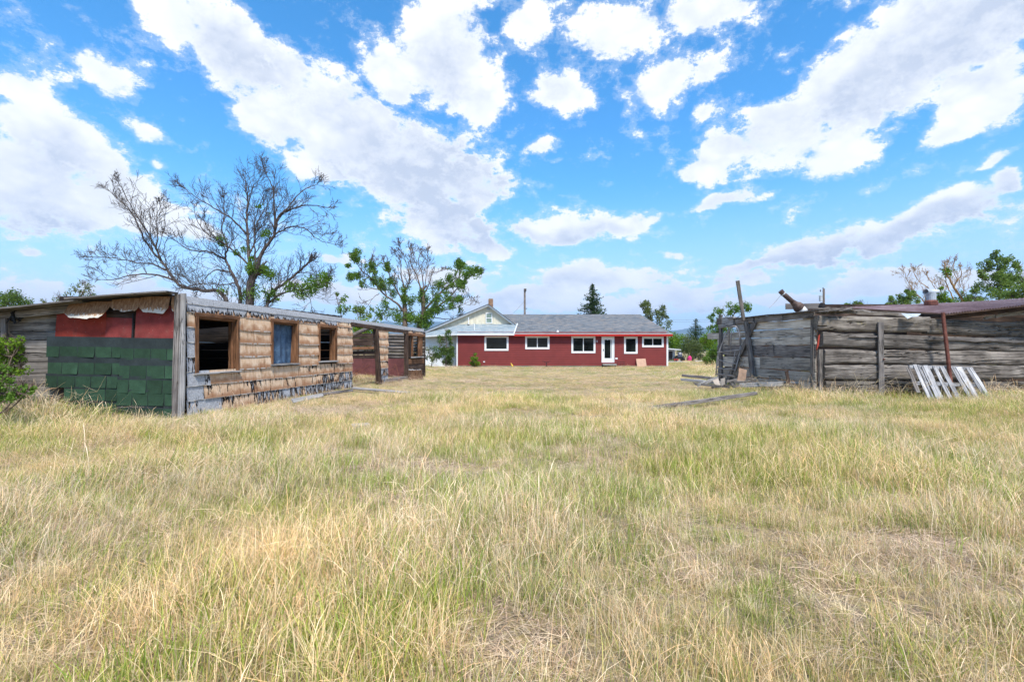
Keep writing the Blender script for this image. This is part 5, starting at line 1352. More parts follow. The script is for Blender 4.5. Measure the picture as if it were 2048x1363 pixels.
# --- big bare tree behind the left shed
Y1 = 29.0
def cv1(x, y, Y): return P(150 + x * 0.26855, 290 + y * 0.26855, Y)
L1 = [
    ([(1290, 1530), (1295, 1300), (1300, 1150), (1310, 1020), (1335, 970)], 0.34, 0.20),
    ([(1320, 1000), (1290, 920), (1260, 780), (1220, 620), (1190, 450), (1180, 350), (1150, 260), (1130, 170)], 0.17, 0.02),
    ([(1335, 970), (1360, 900), (1410, 780), (1490, 680), (1530, 540), (1620, 490), (1750, 460), (1900, 480)], 0.18, 0.02),
    ([(1500, 650), (1515, 500), (1530, 380), (1500, 290), (1480, 230)], 0.08, 0.015),
    ([(1530, 545), (1600, 440), (1680, 320), (1770, 270)], 0.07, 0.015),
    ([(1495, 670), (1600, 605), (1690, 610), (1790, 690), (1900, 720)], 0.07, 0.015),
    ([(1200, 1500), (1195, 1130), (1150, 1000), (1080, 880), (1045, 800), (1060, 740), (1000, 600), (1000, 450), (990, 350)], 0.16, 0.018),
    ([(1050, 830), (930, 770), (780, 760), (680, 700), (600, 640)], 0.08, 0.015),
    ([(1270, 880), (1180, 800), (1060, 710), (950, 650), (870, 560), (830, 450)], 0.09, 0.015),
    ([(1225, 640), (1120, 530), (1000, 450), (880, 380), (790, 310)], 0.08, 0.015),
    ([(1200, 1480), (1110, 1125), (950, 1080), (820, 1060), (730, 1000), (670, 900), (600, 820), (520, 720), (470, 600), (400, 480), (320, 410), (250, 340)], 0.17, 0.016),
    ([(640, 860), (600, 720), (540, 570), (490, 450), (450, 340)], 0.08, 0.014),
    ([(670, 930), (560, 880), (430, 870), (250, 830), (60, 815)], 0.08, 0.014),
    ([(730, 1005), (570, 960), (430, 970), (280, 1000), (140, 1000)], 0.08, 0.014),
    ([(615, 780), (640, 680), (650, 560), (690, 480)], 0.06, 0.014),
    ([(1390, 1480), (1400, 1150), (1440, 1070), (1540, 980), (1600, 920), (1665, 845)], 0.14, 0.06),
    ([(1405, 1165), (1500, 1110), (1650, 1080), (1800, 1060), (1910, 1000)], 0.10, 0.02),
    ([(1690, 1085), (1740, 1130), (1760, 1200)], 0.05, 0.012),
    ([(1345, 930), (1340, 780), (1330, 640), (1360, 480), (1400, 380)], 0.08, 0.014),
    ([(1260, 800), (1300, 700), (1280, 580), (1330, 430), (1370, 330)], 0.06, 0.013),
    ([(1110, 930), (1000, 920), (930, 980), (880, 1060)], 0.06, 0.013),
    ([(1150, 1010), (1060, 1030), (930, 1020), (800, 1050)], 0.05, 0.013),
    ([(1190, 460), (1240, 330), (1280, 260), (1340, 210)], 0.05, 0.013),
    ([(1600, 930), (1700, 930), (1780, 990)], 0.04, 0.012),
]
C1 = [(1335, 920, 0.5, 150), (1430, 955, 0.5, 130), (1420, 650, 0.35, 70), (1050, 690, 0.35, 60), (1240, 765, 0.3, 50), (1620, 1075, 0.5, 160), (1780, 1050, 0.6, 200), (1880, 1000, 0.5, 170), (1180, 790, 0.2, 30), (1310, 840, 0.25, 50), (1375, 450, 0.2, 25), (1700, 1100, 0.5, 110), (1440, 1110, 0.5, 90), (1230, 1130, 0.4, 80), (1100, 1090, 0.3, 40), (1340, 1090, 0.5, 90)]
limb_tree('bare_tree', 'tall nearly leafless tree with spreading limbs behind the ruined shed', (PX(500, Y1), Y1, 0), Y1, L1, cv1, C1, 5, 0.3, 0.0085, 0.125, M_LEAF, M_BARK, twig=(1.0, 1.9), spacing=0.34, tw_r=0.026, tipleaf=0.7)
# --- half dead tree left of the house
Y2 = 57.0
def cv2(x, y, Y): return P(660 + x * 0.16873, 470 + y * 0.16873, Y)
L2 = [
    ([(890, 1400), (890, 1060), (890, 900), (880, 800)], 0.42, 0.26),
    ([(880, 920), (820, 830), (700, 740), (610, 650), (520, 520), (430, 450), (370, 330)], 0.20, 0.03),
    ([(870, 800), (790, 640), (720, 500), (650, 330)], 0.16, 0.03),
    ([(880, 800), (890, 640), (850, 480), (850, 330), (800, 240)], 0.18, 0.02),
    ([(895, 660), (960, 520), (930, 350), (870, 180)], 0.12, 0.02),
    ([(860, 900), (700, 880), (580, 990)], 0.10, 0.02),
    ([(1060, 1400), (1080, 1080), (1130, 920), (1130, 720)], 0.44, 0.24),
    ([(1130, 720), (1050, 500), (960, 330), (960, 180)], 0.14, 0.02),
    ([(1135, 730), (1200, 600), (1240, 480), (1330, 450)], 0.12, 0.02),
    ([(1140, 900), (1300, 700), (1420, 600), (1540, 480), (1530, 360)], 0.17, 0.03),
    ([(1160, 940), (1350, 820), (1480, 700), (1600, 580), (1740, 480)], 0.16, 0.03),
    ([(1120, 1040), (1200, 980), (1400, 1000), (1500, 960)], 0.12, 0.02),
    ([(1140, 690), (1110, 470), (1060, 320), (1090, 220)], 0.10, 0.02),
    ([(1150, 640), (1180, 420), (1180, 250)], 0.08, 0.02),
    ([(620, 660), (520, 640), (430, 580), (350, 540)], 0.08, 0.02),
    ([(530, 560), (560, 440), (540, 350)], 0.07, 0.02),
    ([(610, 700), (540, 760), (480, 860)], 0.06, 0.015),
    ([(1380, 900), (1550, 860), (1680, 800)], 0.06, 0.015),
]
C2 = [(370, 265, 0.75, 260), (290, 385, 0.4, 80), (340, 530, 0.7, 220), (540, 390, 0.55, 130), (690, 380, 0.5, 110), (600, 600, 0.9, 260), (560, 440, 0.5, 120), (720, 560, 0.6, 120), (900, 640, 0.6, 140), (760, 700, 0.5, 110), (940, 760, 0.8, 200), (880, 980, 1.1, 380), (990, 1010, 0.7, 150),
      (1550, 390, 0.9, 320), (1700, 470, 1.0, 360), (1430, 530, 0.7, 170), (1330, 600, 0.7, 150), (1130, 770, 0.8, 220), (1250, 760, 0.8, 200), (1300, 870, 0.7, 190), (1550, 800, 0.55, 140), (1180, 930, 0.8, 260), (1090, 980, 0.8, 260), (620, 900, 0.8, 120), (780, 940, 0.8, 160), (1400, 760, 0.7, 140), (1580, 600, 0.6, 150), (1520, 560, 0.5, 120), (1150, 1060, 0.8, 200), (1470, 860, .6, 90), (660, 800, .6, 80), (430, 600, .4, 70)]
X2 = [(540, 350, 0.5, 90), (660, 350, 0.45, 90), (740, 540, 0.5, 80), (1380, 590, 0.6, 120), (1000, 960, 0.7, 90), (430, 480, 0.4, 50)]
limb_tree('half_dead_tree', 'half dead tree with bare top and green outer tufts left of the house gable', (PX(825, Y2), Y2, 0), Y2, L2, cv2, C2, 9, 0.4, 0.016, 0.19, M_LEAF, M_BARK2, twig=(1.2, 2.1), spacing=0.7, tw_r=0.05, extra=X2)
# --- bare ochre tree at the right
Y3 = 38.0
def cv3(x, y, Y): return P(1750 + x * 0.14551, 480 + y * 0.14551, Y)
L3 = [
    ([(1330, 1500), (1300, 1000), (1180, 790), (1090, 650), (1040, 560), (990, 480), (960, 400)], 0.16, 0.04),
    ([(1090, 650), (1110, 560), (1150, 490), (1130, 420)], 0.08, 0.02),
    ([(1080, 820), (1040, 690), (1000, 540), (1020, 420), (1040, 330)], 0.07, 0.015),
    ([(1060, 830), (960, 760), (870, 700), (780, 590), (720, 500)], 0.05, 0.014),
    ([(1000, 1400), (760, 860), (640, 730), (590, 620), (550, 500), (530, 420)], 0.07, 0.015),
    ([(740, 660), (660, 580), (610, 480), (600, 420)], 0.04, 0.012),
    ([(1110, 560), (1090, 430), (1110, 310)], 0.04, 0.012)]
limb_tree('bare_orange_tree', 'thin bare tree with ochre bark behind the rusty sheet roof', (PX(1920, Y3), Y3, 0), Y3, L3, cv3, [(1200, 800, 0.5, 160), (980, 430, 0.3, 20)], 15, 0.2, 0.009, 0.13, M_LEAFLIME, M_BARKO, twig=(0.7, 1.3), spacing=0.5, lvl=2, tw_r=0.022)

def leafy(name, label, Y, px, clumps, leafsize, lm, bm, seed, trunk_r=0.14, group=None, cat='tree', shape=(1, 0.9, 1), stems=None):
    "clumps: (px, py, radius in metres, leaves)"
    R = random.Random(seed); base = Vector((PX(px, Y), Y, 0)); t = thing(name, base, label, cat, group)
    mb = MB(); tips = []; cen = []
    ztop = max(PZ(c[1], Y) for c in clumps)
    trunk = [base + Vector((0, 0, -0.1)), base + Vector((R.uniform(-.1, .1), 0, ztop * 0.35)), base + Vector((R.uniform(-.2, .2), R.uniform(-.1, .1), ztop * 0.7)), Vector((PX(max(clumps, key=lambda c: -c[1])[0], Y), Y, ztop))]
    tp = resample(trunk, 5); n = len(tp)
    mb.tube(tp, [trunk_r * (1 - 0.9 * i / (n - 1)) + 0.008 for i in range(n)], 7)
    for (cx, cy, r, cnt) in clumps:
        c = P(cx, cy, Y) + Vector((0, R.uniform(-1, 1) * r * 0.9, 0))
        j = min(range(n), key=lambda i: abs(tp[i].z - (c.z - abs(c.x - base.x) * 0.7 - r * 0.4)))
        a = tp[j]; mid = a.lerp(c, 0.55) + Vector((0, 0, -0.12 * (c - a).length))
        lp_ = resample([a, mid, c], 4); mb.tube(lp_, [max(0.01, trunk_r * 0.32 * (1 - 0.8 * i / (len(lp_) - 1))) for i in range(len(lp_))], 5, cap=False)
        for q in range(7):
            d = rvec(R); d.z = abs(d.z) * 0.8 + 0.1; grow(mb, c - d * r * 0.3, d.normalized(), r * 1.0, 0.012, 1, R, tips, kids=3, rmin=0.005)
        k = max(3, cnt // 45)
        for j in range(k):
            o = rvec(R) * r * R.uniform(0.35, 0.8)
            cen += cluster((c.x + o.x * shape[0], c.y + o.y * shape[1], c.z + o.z * shape[2]), r * R.uniform(0.40, 0.70), int(cnt * 1.7) // k, R)
    mb.build('trunk' if cat == 'tree' else 'stems', bm, t, smooth=True)
    leaf_mesh('crown' if cat == 'tree' else 'foliage', cen, leafsize, lm, t, R)
    return t
# poplars and other leafy trees on the right
leafy('poplar_tree', 'tall green poplar at the right edge above the rusty roof', 36, 1998, [(1992, 512, 0.45, 200), (1985, 530, 0.55, 260), (2003, 530, 0.6, 280), (1988, 550, 0.6, 300), (2010, 548, 0.7, 320), (2024, 535, 0.5, 200), (1978, 570, 0.6, 260), (2000, 572, 0.7, 320), (2020, 566, 0.6, 250), (1962, 555, 0.35, 110), (1957, 545, 0.3, 80), (1985, 592, 0.7, 300), (2010, 595, 0.7, 300), (1968, 600, 0.5, 160)], 0.15, M_LEAF2, M_BARK, 21, 0.13)
leafy('poplar_tree', 'leafy poplar cut off by the right edge of the picture', 33, 2052, [(2044, 552, 0.5, 200), (2036, 572, 0.6, 260), (2050, 585, 0.8, 380), (2030, 592, 0.5, 220), (2062, 560, 0.8, 300), (2040, 606, 0.6, 260), (2070, 595, 0.8, 300)], 0.14, M_LEAF2, M_BARK, 22, 0.13)
leafy('poplar_tree', 'small leafy tree standing left of the roof vent', 34, 1812, [(1813, 583, 0.32, 120), (1808, 595, 0.45, 200), (1822, 593, 0.42, 170), (1815, 606, 0.55, 240), (1830, 604, 0.3, 80)], 0.13, M_LEAF2, M_BARK, 23, 0.07)
leafy('poplar_tree', 'lowest leafy sapling, leftmost of those behind the sheet roof', 34, 1786, [(1786, 600, 0.3, 120), (1780, 606, 0.3, 110), (1792, 608, 0.35, 120), (1772, 612, .25, 60)], 0.13, M_LEAF2, M_BARK, 24, 0.06)
leafy('poplar_tree', 'leafy sapling just right of the roof vent', 34, 1878, [(1876, 581, 0.3, 120), (1880, 592, 0.4, 180), (1886, 602, 0.45, 170), (1896, 606, 0.4, 130)], 0.13, M_LEAFLIME, M_BARK, 25, 0.07)
leafy('poplar_tree', 'small sapling between the ochre tree and the tall poplar', 34, 1952, [(1952, 582, 0.28, 100), (1948, 595, 0.4, 140), (1960, 598, 0.4, 150), (1938, 605, .35, 90)], 0.13, M_LEAF2, M_BARK, 26, 0.07)
leafy('distant_shrub', 'green shrub top showing over the timber shed roof right of the transformer pole', 40, 1715, [(1712, 607, 0.4, 120), (1722, 611, 0.5, 120), (1700, 612, 0.4, 80), (1745, 614, .3, 50)], 0.14, M_LEAFLIME, M_BARK, 27, 0.06, cat='shrub')
leafy('distant_tree', 'leafy tree behind the left end of the timber shed', 48, 1462, [(1478, 612, 0.7, 220), (1462, 618, 0.7, 200), (1492, 616, 0.6, 170), (1442, 622, 0.6, 160), (1425, 634, 0.5, 110), (1434, 650, 0.9, 320), (1445, 668, 1.0, 380), (1425, 672, 0.8, 300), (1420, 655, .4, 70)], 0.17, M_LEAF, M_BARK2, 28, 0.18)
leafy('birch_tree', 'pale green airy tree behind the right end of the house roof', 60, 1305, [(1282, 614, 0.8, 130), (1297, 612, 0.7, 120), (1290, 625, 0.9, 170), (1308, 628, 1.0, 190), (1322, 618, 0.8, 120), (1329, 632, 0.8, 120), (1318, 642, 0.9, 150), (1302, 644, 1.0, 190), (1330, 650, 0.7, 80), (1310, 660, 1.0, 160)], 0.22, M_LEAFOLIVE, M_BARK, 29, 0.18)
# hedge and shrubs in the gap
leafy('yellow_shrub', 'yellow green shrub right of the house corner behind the garage roof', 74, 1343, [(1340, 672, 1.0, 260), (1352, 678, 1.2, 320), (1345, 690, 1.3, 300), (1362, 685, 1.2, 300), (1336, 684, .9, 150)], 0.24, M_LEAFLIME, M_BARK2, 41, 0.08, cat='shrub')
leafy('olive_shrub', 'big olive shrub behind the riding mower', 70, 1383, [(1372, 685, 1.2, 420), (1388, 690, 1.4, 520), (1370, 702, 1.2, 420), (1394, 706, 1.3, 420), (1403, 692, 1.0, 300), (1380, 713, 0.9, 260), (1405, 712, .9, 200)], 0.20, M_LEAFOLIVE, M_BARK2, 42, 0.1, cat='shrub')
leafy('bright_shrub', 'bright green shrub left of the bedstead, in the middle distance', 62, 1420, [(1418, 680, 1.2, 420), (1430, 688, 1.2, 400), (1408, 684, 0.9, 260), (1425, 700, 1.1, 340), (1436, 676, 1, 260)], 0.2, M_LEAFLIME, M_BARK2, 43, 0.1, cat='shrub')
leafy('dark_shrub', 'round dark green bush standing left of the plank wall', 46, 1424, [(1424, 703, 0.6, 360), (1418, 716, 0.6, 380), (1430, 718, 0.7, 420), (1422, 727, 0.55, 300), (1434, 705, 0.6, 300)], 0.13, M_LEAF, M_BARK2, 44, 0.06, cat='shrub')
# left side
leafy('far_tree', 'dark leafy tree cut off by the left edge of the picture', 40, 14, [(6, 600, 0.9, 260), (25, 598, 0.8, 240), (38, 610, 0.8, 200), (-12, 596, 1.1, 300), (12, 618, 0.9, 240), (-30, 605, 1.1, 220)], 0.17, M_LEAFDARK, M_BARK2, 51, 0.15)
leafy('far_tree', 'sparse olive tree right of the dark tree at the left edge', 36, 150, [(150, 580, 0.55, 60), (172, 574, 0.6, 70), (160, 595, 0.6, 60), (130, 600, 0.6, 50), (110, 594, 0.5, 36), (182, 590, 0.5, 50), (90, 606, 0.4, 26)], 0.13, M_LEAFOLIVE, M_BARK2, 52, 0.1)
leafy('far_tree', 'small green tree top seen over the middle of the ruined shed', 44, 716, [(712, 616, 0.5, 110), (722, 620, 0.5, 110), (716, 632, 0.7, 160), (738, 632, 0.4, 60)], 0.18, M_LEAF2, M_BARK2, 53, 0.1)
leafy('far_tree', 'green sapling seen over the shed right of the big bare tree', 40, 686, [(686, 600, 0.4, 60), (680, 612, 0.5, 80), (692, 620, 0.5, 70), (671, 588, .3, 30)], 0.16, M_LEAF, M_BARK2, 54, 0.08)
leafy('far_shrub', 'green thicket seen through the wide opening of the ruined shed', 38, 730, [(712, 660, 0.9, 420), (730, 658, 0.9, 420), (748, 664, 0.9, 380), (720, 680, 1.0, 380), (740, 684, 1.0, 380), (765, 672, .8, 240)], 0.15, M_LEAFLIME, M_BARK2, 55, 0.08, cat='shrub')
leafy('white_wall_bush', 'tall sparse bush in front of the white house wall', 42.4, 892, [(893, 664, 0.45, 90), (886, 678, 0.55, 110), (899, 680, 0.5, 100), (880, 694, 0.6, 140), (898, 696, 0.6, 150), (888, 708, 0.7, 220), (904, 712, 0.5, 150), (878, 716, 0.55, 160), (894, 722, 0.7, 240)], 0.15, M_LEAFDARK, M_BARK2, 61, 0.05, cat='bush')
leafy('grey_bush', 'grey twiggy bush between the shed end and the tall bush', 42.0, 862, [(858, 700, 0.5, 60), (864, 712, 0.6, 80), (852, 716, 0.6, 70), (866, 722, 0.5, 70)], 0.12, M_LEAFOLIVE, M_BARK, 62, 0.04, cat='bush')
leafy('lime_bush', 'small bright green cone shaped bush against the red wall', 43.1, 949, [(949, 709, 0.22, 160), (947, 717, 0.32, 260), (952, 720, 0.32, 260), (945, 726, 0.35, 260), (954, 727, 0.35, 260)], 0.09, M_LEAFLIME, M_BARK2, 63, 0.03, cat='bush')
leafy('broad_leaf_shrub', 'bright leafy shrub at the left edge beside the grey planks', 9.6, 14, [(20, 686, 0.16, 110), (38, 684, 0.10, 60), (8, 700, 0.22, 130), (28, 700, 0.16, 80), (-10, 690, 0.25, 130), (10, 725, 0.26, 120), (-15, 730, 0.3, 130), (45, 690, 0.06, 24), (5, 752, 0.28, 130), (30, 735, 0.18, 80), (-25, 755, 0.3, 120), (18, 715, 0.2, 90)], 0.065, M_LEAFLIME, M_BARK2, 64, 0.015, cat='shrub')

def spruce(label, Y, px, ptop, halfw, seed, start=0.08):
    R = random.Random(seed); base = Vector((PX(px, Y), Y, 0)); H = PZ(ptop, Y); W = halfw * Y / FPX
    t = thing('spruce_tree', base, label, 'tree')
    MB().tube([base, base + Vector((0, 0, H * 0.5)), base + Vector((0, 0, H))], [H * 0.022, H * 0.013, 0.02], 8).build('trunk', M_BARK2, t, smooth=True)
    cen = []; mb = MB(); tiers = 44
    for i in range(tiers):
        f = start + (1 - start) * i / tiers
        ln0 = W * (1 - f) ** 0.82 * 1.05 + 0.12
        for k in range(max(6, int(16 * (1 - f) + 5))):
            if R.random() < 0.14: continue
            a = R.uniform(0, 6.283); ln = ln0 * R.uniform(0.55, 1.12); z = f * H + R.uniform(-.15, .15)
            d = Vector((math.cos(a), math.sin(a), 0)); m_ = max(4, int(ln / 0.14))
            for j in range(m_):
                s = (j + 0.6) / m_; dz = -0.22 * ln * s + 0.30 * ln * s * s
                side = Vector((-d.y, d.x, 0)) * R.uniform(-1, 1) * 0.28 * ln * (1 - s * 0.6) * (0.4 + s)
                p = base + d * ln * s + side; cen.append((p.x, p.y, z + dz + R.uniform(-0.12, 0.05)))
    leaf_mesh('crown', cen, max(0.22, H * 0.028), M_NEEDLE, t, R, aspect=0.5)
    return t
spruce('dark spruce standing behind the middle of the house roof', 72, 1185, 566, 62, 71, 0.40)
spruce('dark spruce in the gap between house and timber shed', 84, 1391, 637, 40, 72, 0.2)

leafy('weedy_shrub', 'low green shrub at the left edge in front of the leafy one', 8.6, -20, [(0, 760, 0.2, 120), (-25, 745, 0.25, 140), (20, 775, 0.2, 110), (45, 785, 0.16, 80), (-10, 785, 0.25, 130), (60, 775, 0.10, 40)], 0.06, M_LEAF, M_BARK2, 65, 0.012, cat='shrub')
# dry arching weeds at the left edge
def weed_bunch(name, label, c, n, hmax, spread, mat, seed, cat='weeds', w=0.006):
    R = random.Random(seed); mb = MB()
    for k in range(n):
        a = R.uniform(0, 6.283); b = Vector((c[0] + R.gauss(0, spread), c[1] + R.gauss(0, spread * 0.6), TH(c[0], c[1])))
        h = hmax * R.uniform(0.45, 1.0); d = Vector((math.cos(a), math.sin(a) * 0.7, 0)); ln = R.uniform(0.2, 0.9) * h
        pts = [b + d * ln * t * t + Vector((0, 0, h * (t - 0.32 * t * t * R.uniform(0.6, 1.6)))) for t in (0, 0.3, 0.6, 0.85, 1.0)]
        mb.tube(pts, [w, w * 0.8, w * 0.6, w * 0.5, w * 0.3], 3, cap=False)
        if R.random() < 0.5:
            for q in range(3):
                t0 = R.uniform(0.5, 0.9); i = min(3, int(t0 * 4)); p = pts[i]; e = p + Vector((R.gauss(0, .1), R.gauss(0, .06), R.uniform(0.05, 0.2))); mb.tube([p, e], [w * 0.5, w * 0.3], 3, cap=False)
    return tag(mb.build(name, mat), label, cat)
M_DRYSTEM = plain('dry_stem', lin(196, 176, 142), 0.9, 0.2, 3.0)
M_GREYSTEM = plain('grey_stem', lin(150, 134, 118), 0.9, 0.2, 3.0)
M_REDSTEM = plain('russet_stem', lin(150, 96, 66), 0.9, 0.2, 3.0)
weed_bunch('dry_weeds', 'tangle of dry arching stems in front of the grey planks at left', (-9.9, 9.7), 70, 1.25, 0.45, M_DRYSTEM, 81)
weed_bunch('dry_weeds', 'grey brittle weeds at the far left edge of the grass', (-10.6, 9.3), 60, 1.0, 0.4, M_GREYSTEM, 82)
weed_bunch('dry_weeds', 'thin straw stalks standing before the shed corner post of the timber shed', (10.3, 15.0), 30, 1.35, 0.7, M_DRYSTEM, 83, w=0.005)
weed_bunch('dry_weeds', 'russet weeds growing in the wide opening of the ruined shed', (-6.7, 22.0), 26, 1.3, 0.6, M_REDSTEM, 84, w=0.008)
weed_bunch('dry_weeds', 'straw stalks rising through the pallet', (13.6, 14.2), 30, 1.2, 0.8, M_DRYSTEM, 85, w=0.005)
weed_bunch('dry_weeds', 'straw stalks along the foot of the plank wall', (9.0, 16.6), 26, 1.2, 0.7, M_DRYSTEM, 86, w=0.005)

# ================================================================ grass (countless: one object)
def grass_mat():
    m, g, bs, out = newmat('meadow_grass')
    col = g.n('ShaderNodeAttribute', _attribute_type='GEOMETRY', _attribute_name='blade').outputs['Color']
    tint = g.n('ShaderNodeAttribute', _attribute_type='INSTANCER', _attribute_name='tint').outputs['Color']
    c = g.mix(1.0, col, tint, 'MULTIPLY')
    dif = g.n('ShaderNodeBsdfDiffuse', Color=c); tr = g.n('ShaderNodeBsdfTranslucent', Color=c)
    mx = g.n('ShaderNodeMixShader', Fac=0.30)
    L = m.node_tree.links; L.new(dif.outputs[0], mx.inputs[1]); L.new(tr.outputs[0], mx.inputs[2]); L.new(mx.outputs[0], out.inputs[0])
    m.node_tree.nodes.remove(bs)
    return m
M_GRASS = grass_mat()
STRAW = np.array([lin(222, 203, 166)[:3], lin(232, 218, 190)[:3], lin(210, 184, 148)[:3], lin(218, 204, 176)[:3], lin(226, 193, 150)[:3]])
GREEN = np.array([lin(142, 158, 74)[:3], lin(160, 172, 98)[:3], lin(118, 146, 66)[:3], lin(176, 178, 106)[:3]])
DEAD = np.array([lin(198, 182, 160)[:3], lin(182, 162, 140)[:3], lin(214, 200, 174)[:3], lin(160, 142, 126)[:3]])
def clump(name, n, rad, h, w_, lean, pal, base_pal=None, seed=0, flat=0.0, head=0.0, segs=4, drift=0.0):
    rg = np.random.default_rng(seed)
    r = rad * np.sqrt(rg.random(n)); a0 = rg.random(n) * 6.283
    bx, by = r * np.cos(a0), r * np.sin(a0)
    H = h[0] + (h[1] - h[0]) * rg.random(n); A = rg.random(n) * 6.283; Lc = lean[0] + (lean[1] - lean[0]) * rg.random(n)
    wd = w_ * rg.uniform(0.6, 1.3, n)
    tw = A + math.pi / 2 + rg.uniform(-0.9, 0.9, n)
    kink = rg.random(n) ** 3
    V = []; Cc = []
    pc = pal[rg.integers(0, len(pal), n)] * rg.uniform(0.62, 1.18, (n, 1)); bc = pc if base_pal is None else base_pal[rg.integers(0, len(base_pal), n)] * rg.uniform(0.6, 1.0, (n, 1))
    for i in range(segs + 1):
        t = i / segs
        out = H * Lc * (0.35 * t + 0.65 * t ** 2.2); z = H * (t - 0.42 * Lc * t * t - flat * t * 0.8 - kink * 0.35 * max(0, t - 0.6) * 2)
        x = bx + np.cos(A) * out + drift * H * t * t; y = by + np.sin(A) * out
        ww = wd * (1.0 - 0.92 * t ** 1.8) * 0.5
        if head: ww = np.where(t > 0.72, wd * head * (1.0 if t < 0.95 else 0.25), wd * 0.40) * 0.5
        V.append(np.stack([x - np.cos(tw) * ww, y - np.sin(tw) * ww, np.maximum(z, 0.003)], -1)); V.append(np.stack([x + np.cos(tw) * ww, y + np.sin(tw) * ww, np.maximum(z, 0.003)], -1))
        m_ = min(1, t * 1.6); c = bc * (1 - m_) + pc * m_; Cc += [c, c]
    V = np.stack(V, 1).reshape(-1, 3); Cc = np.stack(Cc, 1).reshape(-1, 3)
    k = 2 * (segs + 1)
    f = [(b * k + 2*i, b * k + 2*i + 1, b * k + 2*i + 3, b * k + 2*i + 2) for b in range(n) for i in range(segs)]
    me = bpy.data.meshes.new(name); me.from_pydata(V.tolist(), [], f)
    at = me.attributes.new('blade', 'FLOAT_COLOR', 'POINT')
    at.data.foreach_set('color', np.concatenate([Cc, np.ones((len(Cc), 1))], 1).astype(np.float32).ravel())
    me.materials.append(M_GRASS)
    return bpy.data.objects.new(name, me)
gcol = bpy.data.collections.new('grass_tufts')
kinds = []     # 0-3 thatch, 4-7 short mixed, 8-11 straw, 12-15 green, 16-19 tall stalks, 20-21 fine pale tuft, 22 white flowers
idx = 0
def addc(**kw):
    global idx
    o = clump('tuft_%02d' % idx, seed=100 + idx, **kw); gcol.objects.link(o); idx += 1
MIX = np.concatenate([STRAW, GREEN[:3]])
for k in range(4): addc(n=100, rad=0.34, h=(0.10, 0.26), w_=0.0042, lean=(0.9, 1.7), pal=DEAD, flat=0.75, segs=3)
for k in range(4): addc(n=96, rad=0.30, h=(0.05, 0.17), w_=0.0042, lean=(0.2, 0.9), pal=np.concatenate([STRAW, GREEN]), base_pal=GREEN, segs=3)
for k in range(4): addc(n=84, rad=0.27, h=(0.10, 0.38), w_=0.0046, lean=(0.10, 0.95), pal=np.concatenate([STRAW, STRAW, GREEN[[1, 3]]]), base_pal=np.concatenate([STRAW, GREEN[:2]]), segs=3)
for k in range(4): addc(n=60, rad=0.26, h=(0.10, 0.32), w_=0.0060, lean=(0.08, 0.6), pal=np.concatenate([GREEN, GREEN, STRAW[:3]]), base_pal=GREEN, segs=3)
for k in range(4): addc(n=18, rad=0.24, h=(0.28, 0.58), w_=0.0046, lean=(0.15, 0.8), pal=STRAW, base_pal=STRAW, head=1.0, segs=6)
for k in range(2): addc(n=70, rad=0.07, h=(0.14, 0.28), w_=0.003, lean=(0.2, 0.9), pal=STRAW[[1, 3]], base_pal=GREEN[[3, 1]])
WHITE = np.array([[0.75, 0.75, 0.70]])
addc(n=8, rad=0.18, h=(0.16, 0.30), w_=0.012, lean=(0.05, 0.3), pal=WHITE, base_pal=GREEN, head=1.6, segs=6)

def inside(x, y):
    u = (x - O1.x) * dU.x + (y - O1.y) * dU.y; nn = (x - O1.x) * nO.x + (y - O1.y) * nO.y
    left = (u > 0.0) & (u < 16.8) & (nn < -0.02) & ~((u > 8.2) & (nn > -3.4))
    s = (x - C0.x) * dS.x + (y - C0.y) * dS.y; q = (x - C0.x) * nS.x + (y - C0.y) * nS.y
    right = (s > 0.15) & (q < 0.0) & (y > YF - 0.15) & (y < 22)
    hs = (y > YH - 0.1) & (x > -9) & (x < 14.5)
    dr = (y > 61.2) & (x > 14.5)
    lw = (x < -7.3) & (y > 10.55) & (y < 28) & (x > -14) & ~((u > 8.2) & (nn > -3.4))
    return left | right | hs | dr | lw
rg = np.random.default_rng(77)
def scatter(y0, y1, dens, xmin, xmax, widen=1.12):
    A = (xmax - xmin) * (y1 - y0); n = int(A * dens)
    x = rg.uniform(xmin, xmax, n); y = rg.uniform(y0, y1, n)
    k = (np.abs(x) < widen * y + 2.5)
    return x[k], y[k]
pts = []
for (y0, y1, dens, xa, xb) in [(0.6, 4.5, 66, -8, 8), (4.5, 9, 46, -13, 13), (9, 16, 28, -15, 19), (16, 27, 17, -12, 16), (27, 46, 9, -12, 20), (46, 62, 5, -24, 34), (62, 110, 1.2, -60, 80)]:
    pts.append(np.stack(scatter(y0, y1, dens, xa, xb), -1))
pts = np.concatenate(pts); x, y = pts[:, 0], pts[:, 1]
pts = pts[~inside(x, y)]; x, y = pts[:, 0], pts[:, 1]
n = len(x)
# what grows where
dist_l = (x - O1.x) * nO.x + (y - O1.y) * nO.y
near_l = np.exp(-np.clip(dist_l, 0, 99) / 1.1) * (y > 9.5) + np.exp(-np.clip(10.55 - y, 0, 99) / 0.9) * (x < -7.0) * (y < 10.6)
near_r = np.exp(-np.clip(YF - y, 0, 99) / 1.8) * (x > 8.5)
green = fbm(x * 0.28 + 9, y * 0.28, 41, 4) + 0.6 * (fbm(x * 1.7, y * 1.7, 47, 3) - 0.5)
side_ = sstep(np.abs(x + 0.5) / (0.35 * y + 2.5), 0.45, 1.1)
green = green + 0.10 * side_ + 0.16 * np.clip(near_l, 0, 1) + 0.12 * np.clip(near_r, 0, 1) + 0.04 * sstep(x, 1, 8)
tall = fbm(x * 0.35, y * 0.35 + 5, 51, 4) + 0.10 * side_ + 0.04 * np.clip(near_l, 0, 1) + 0.26 * np.clip(near_r, 0, 1)
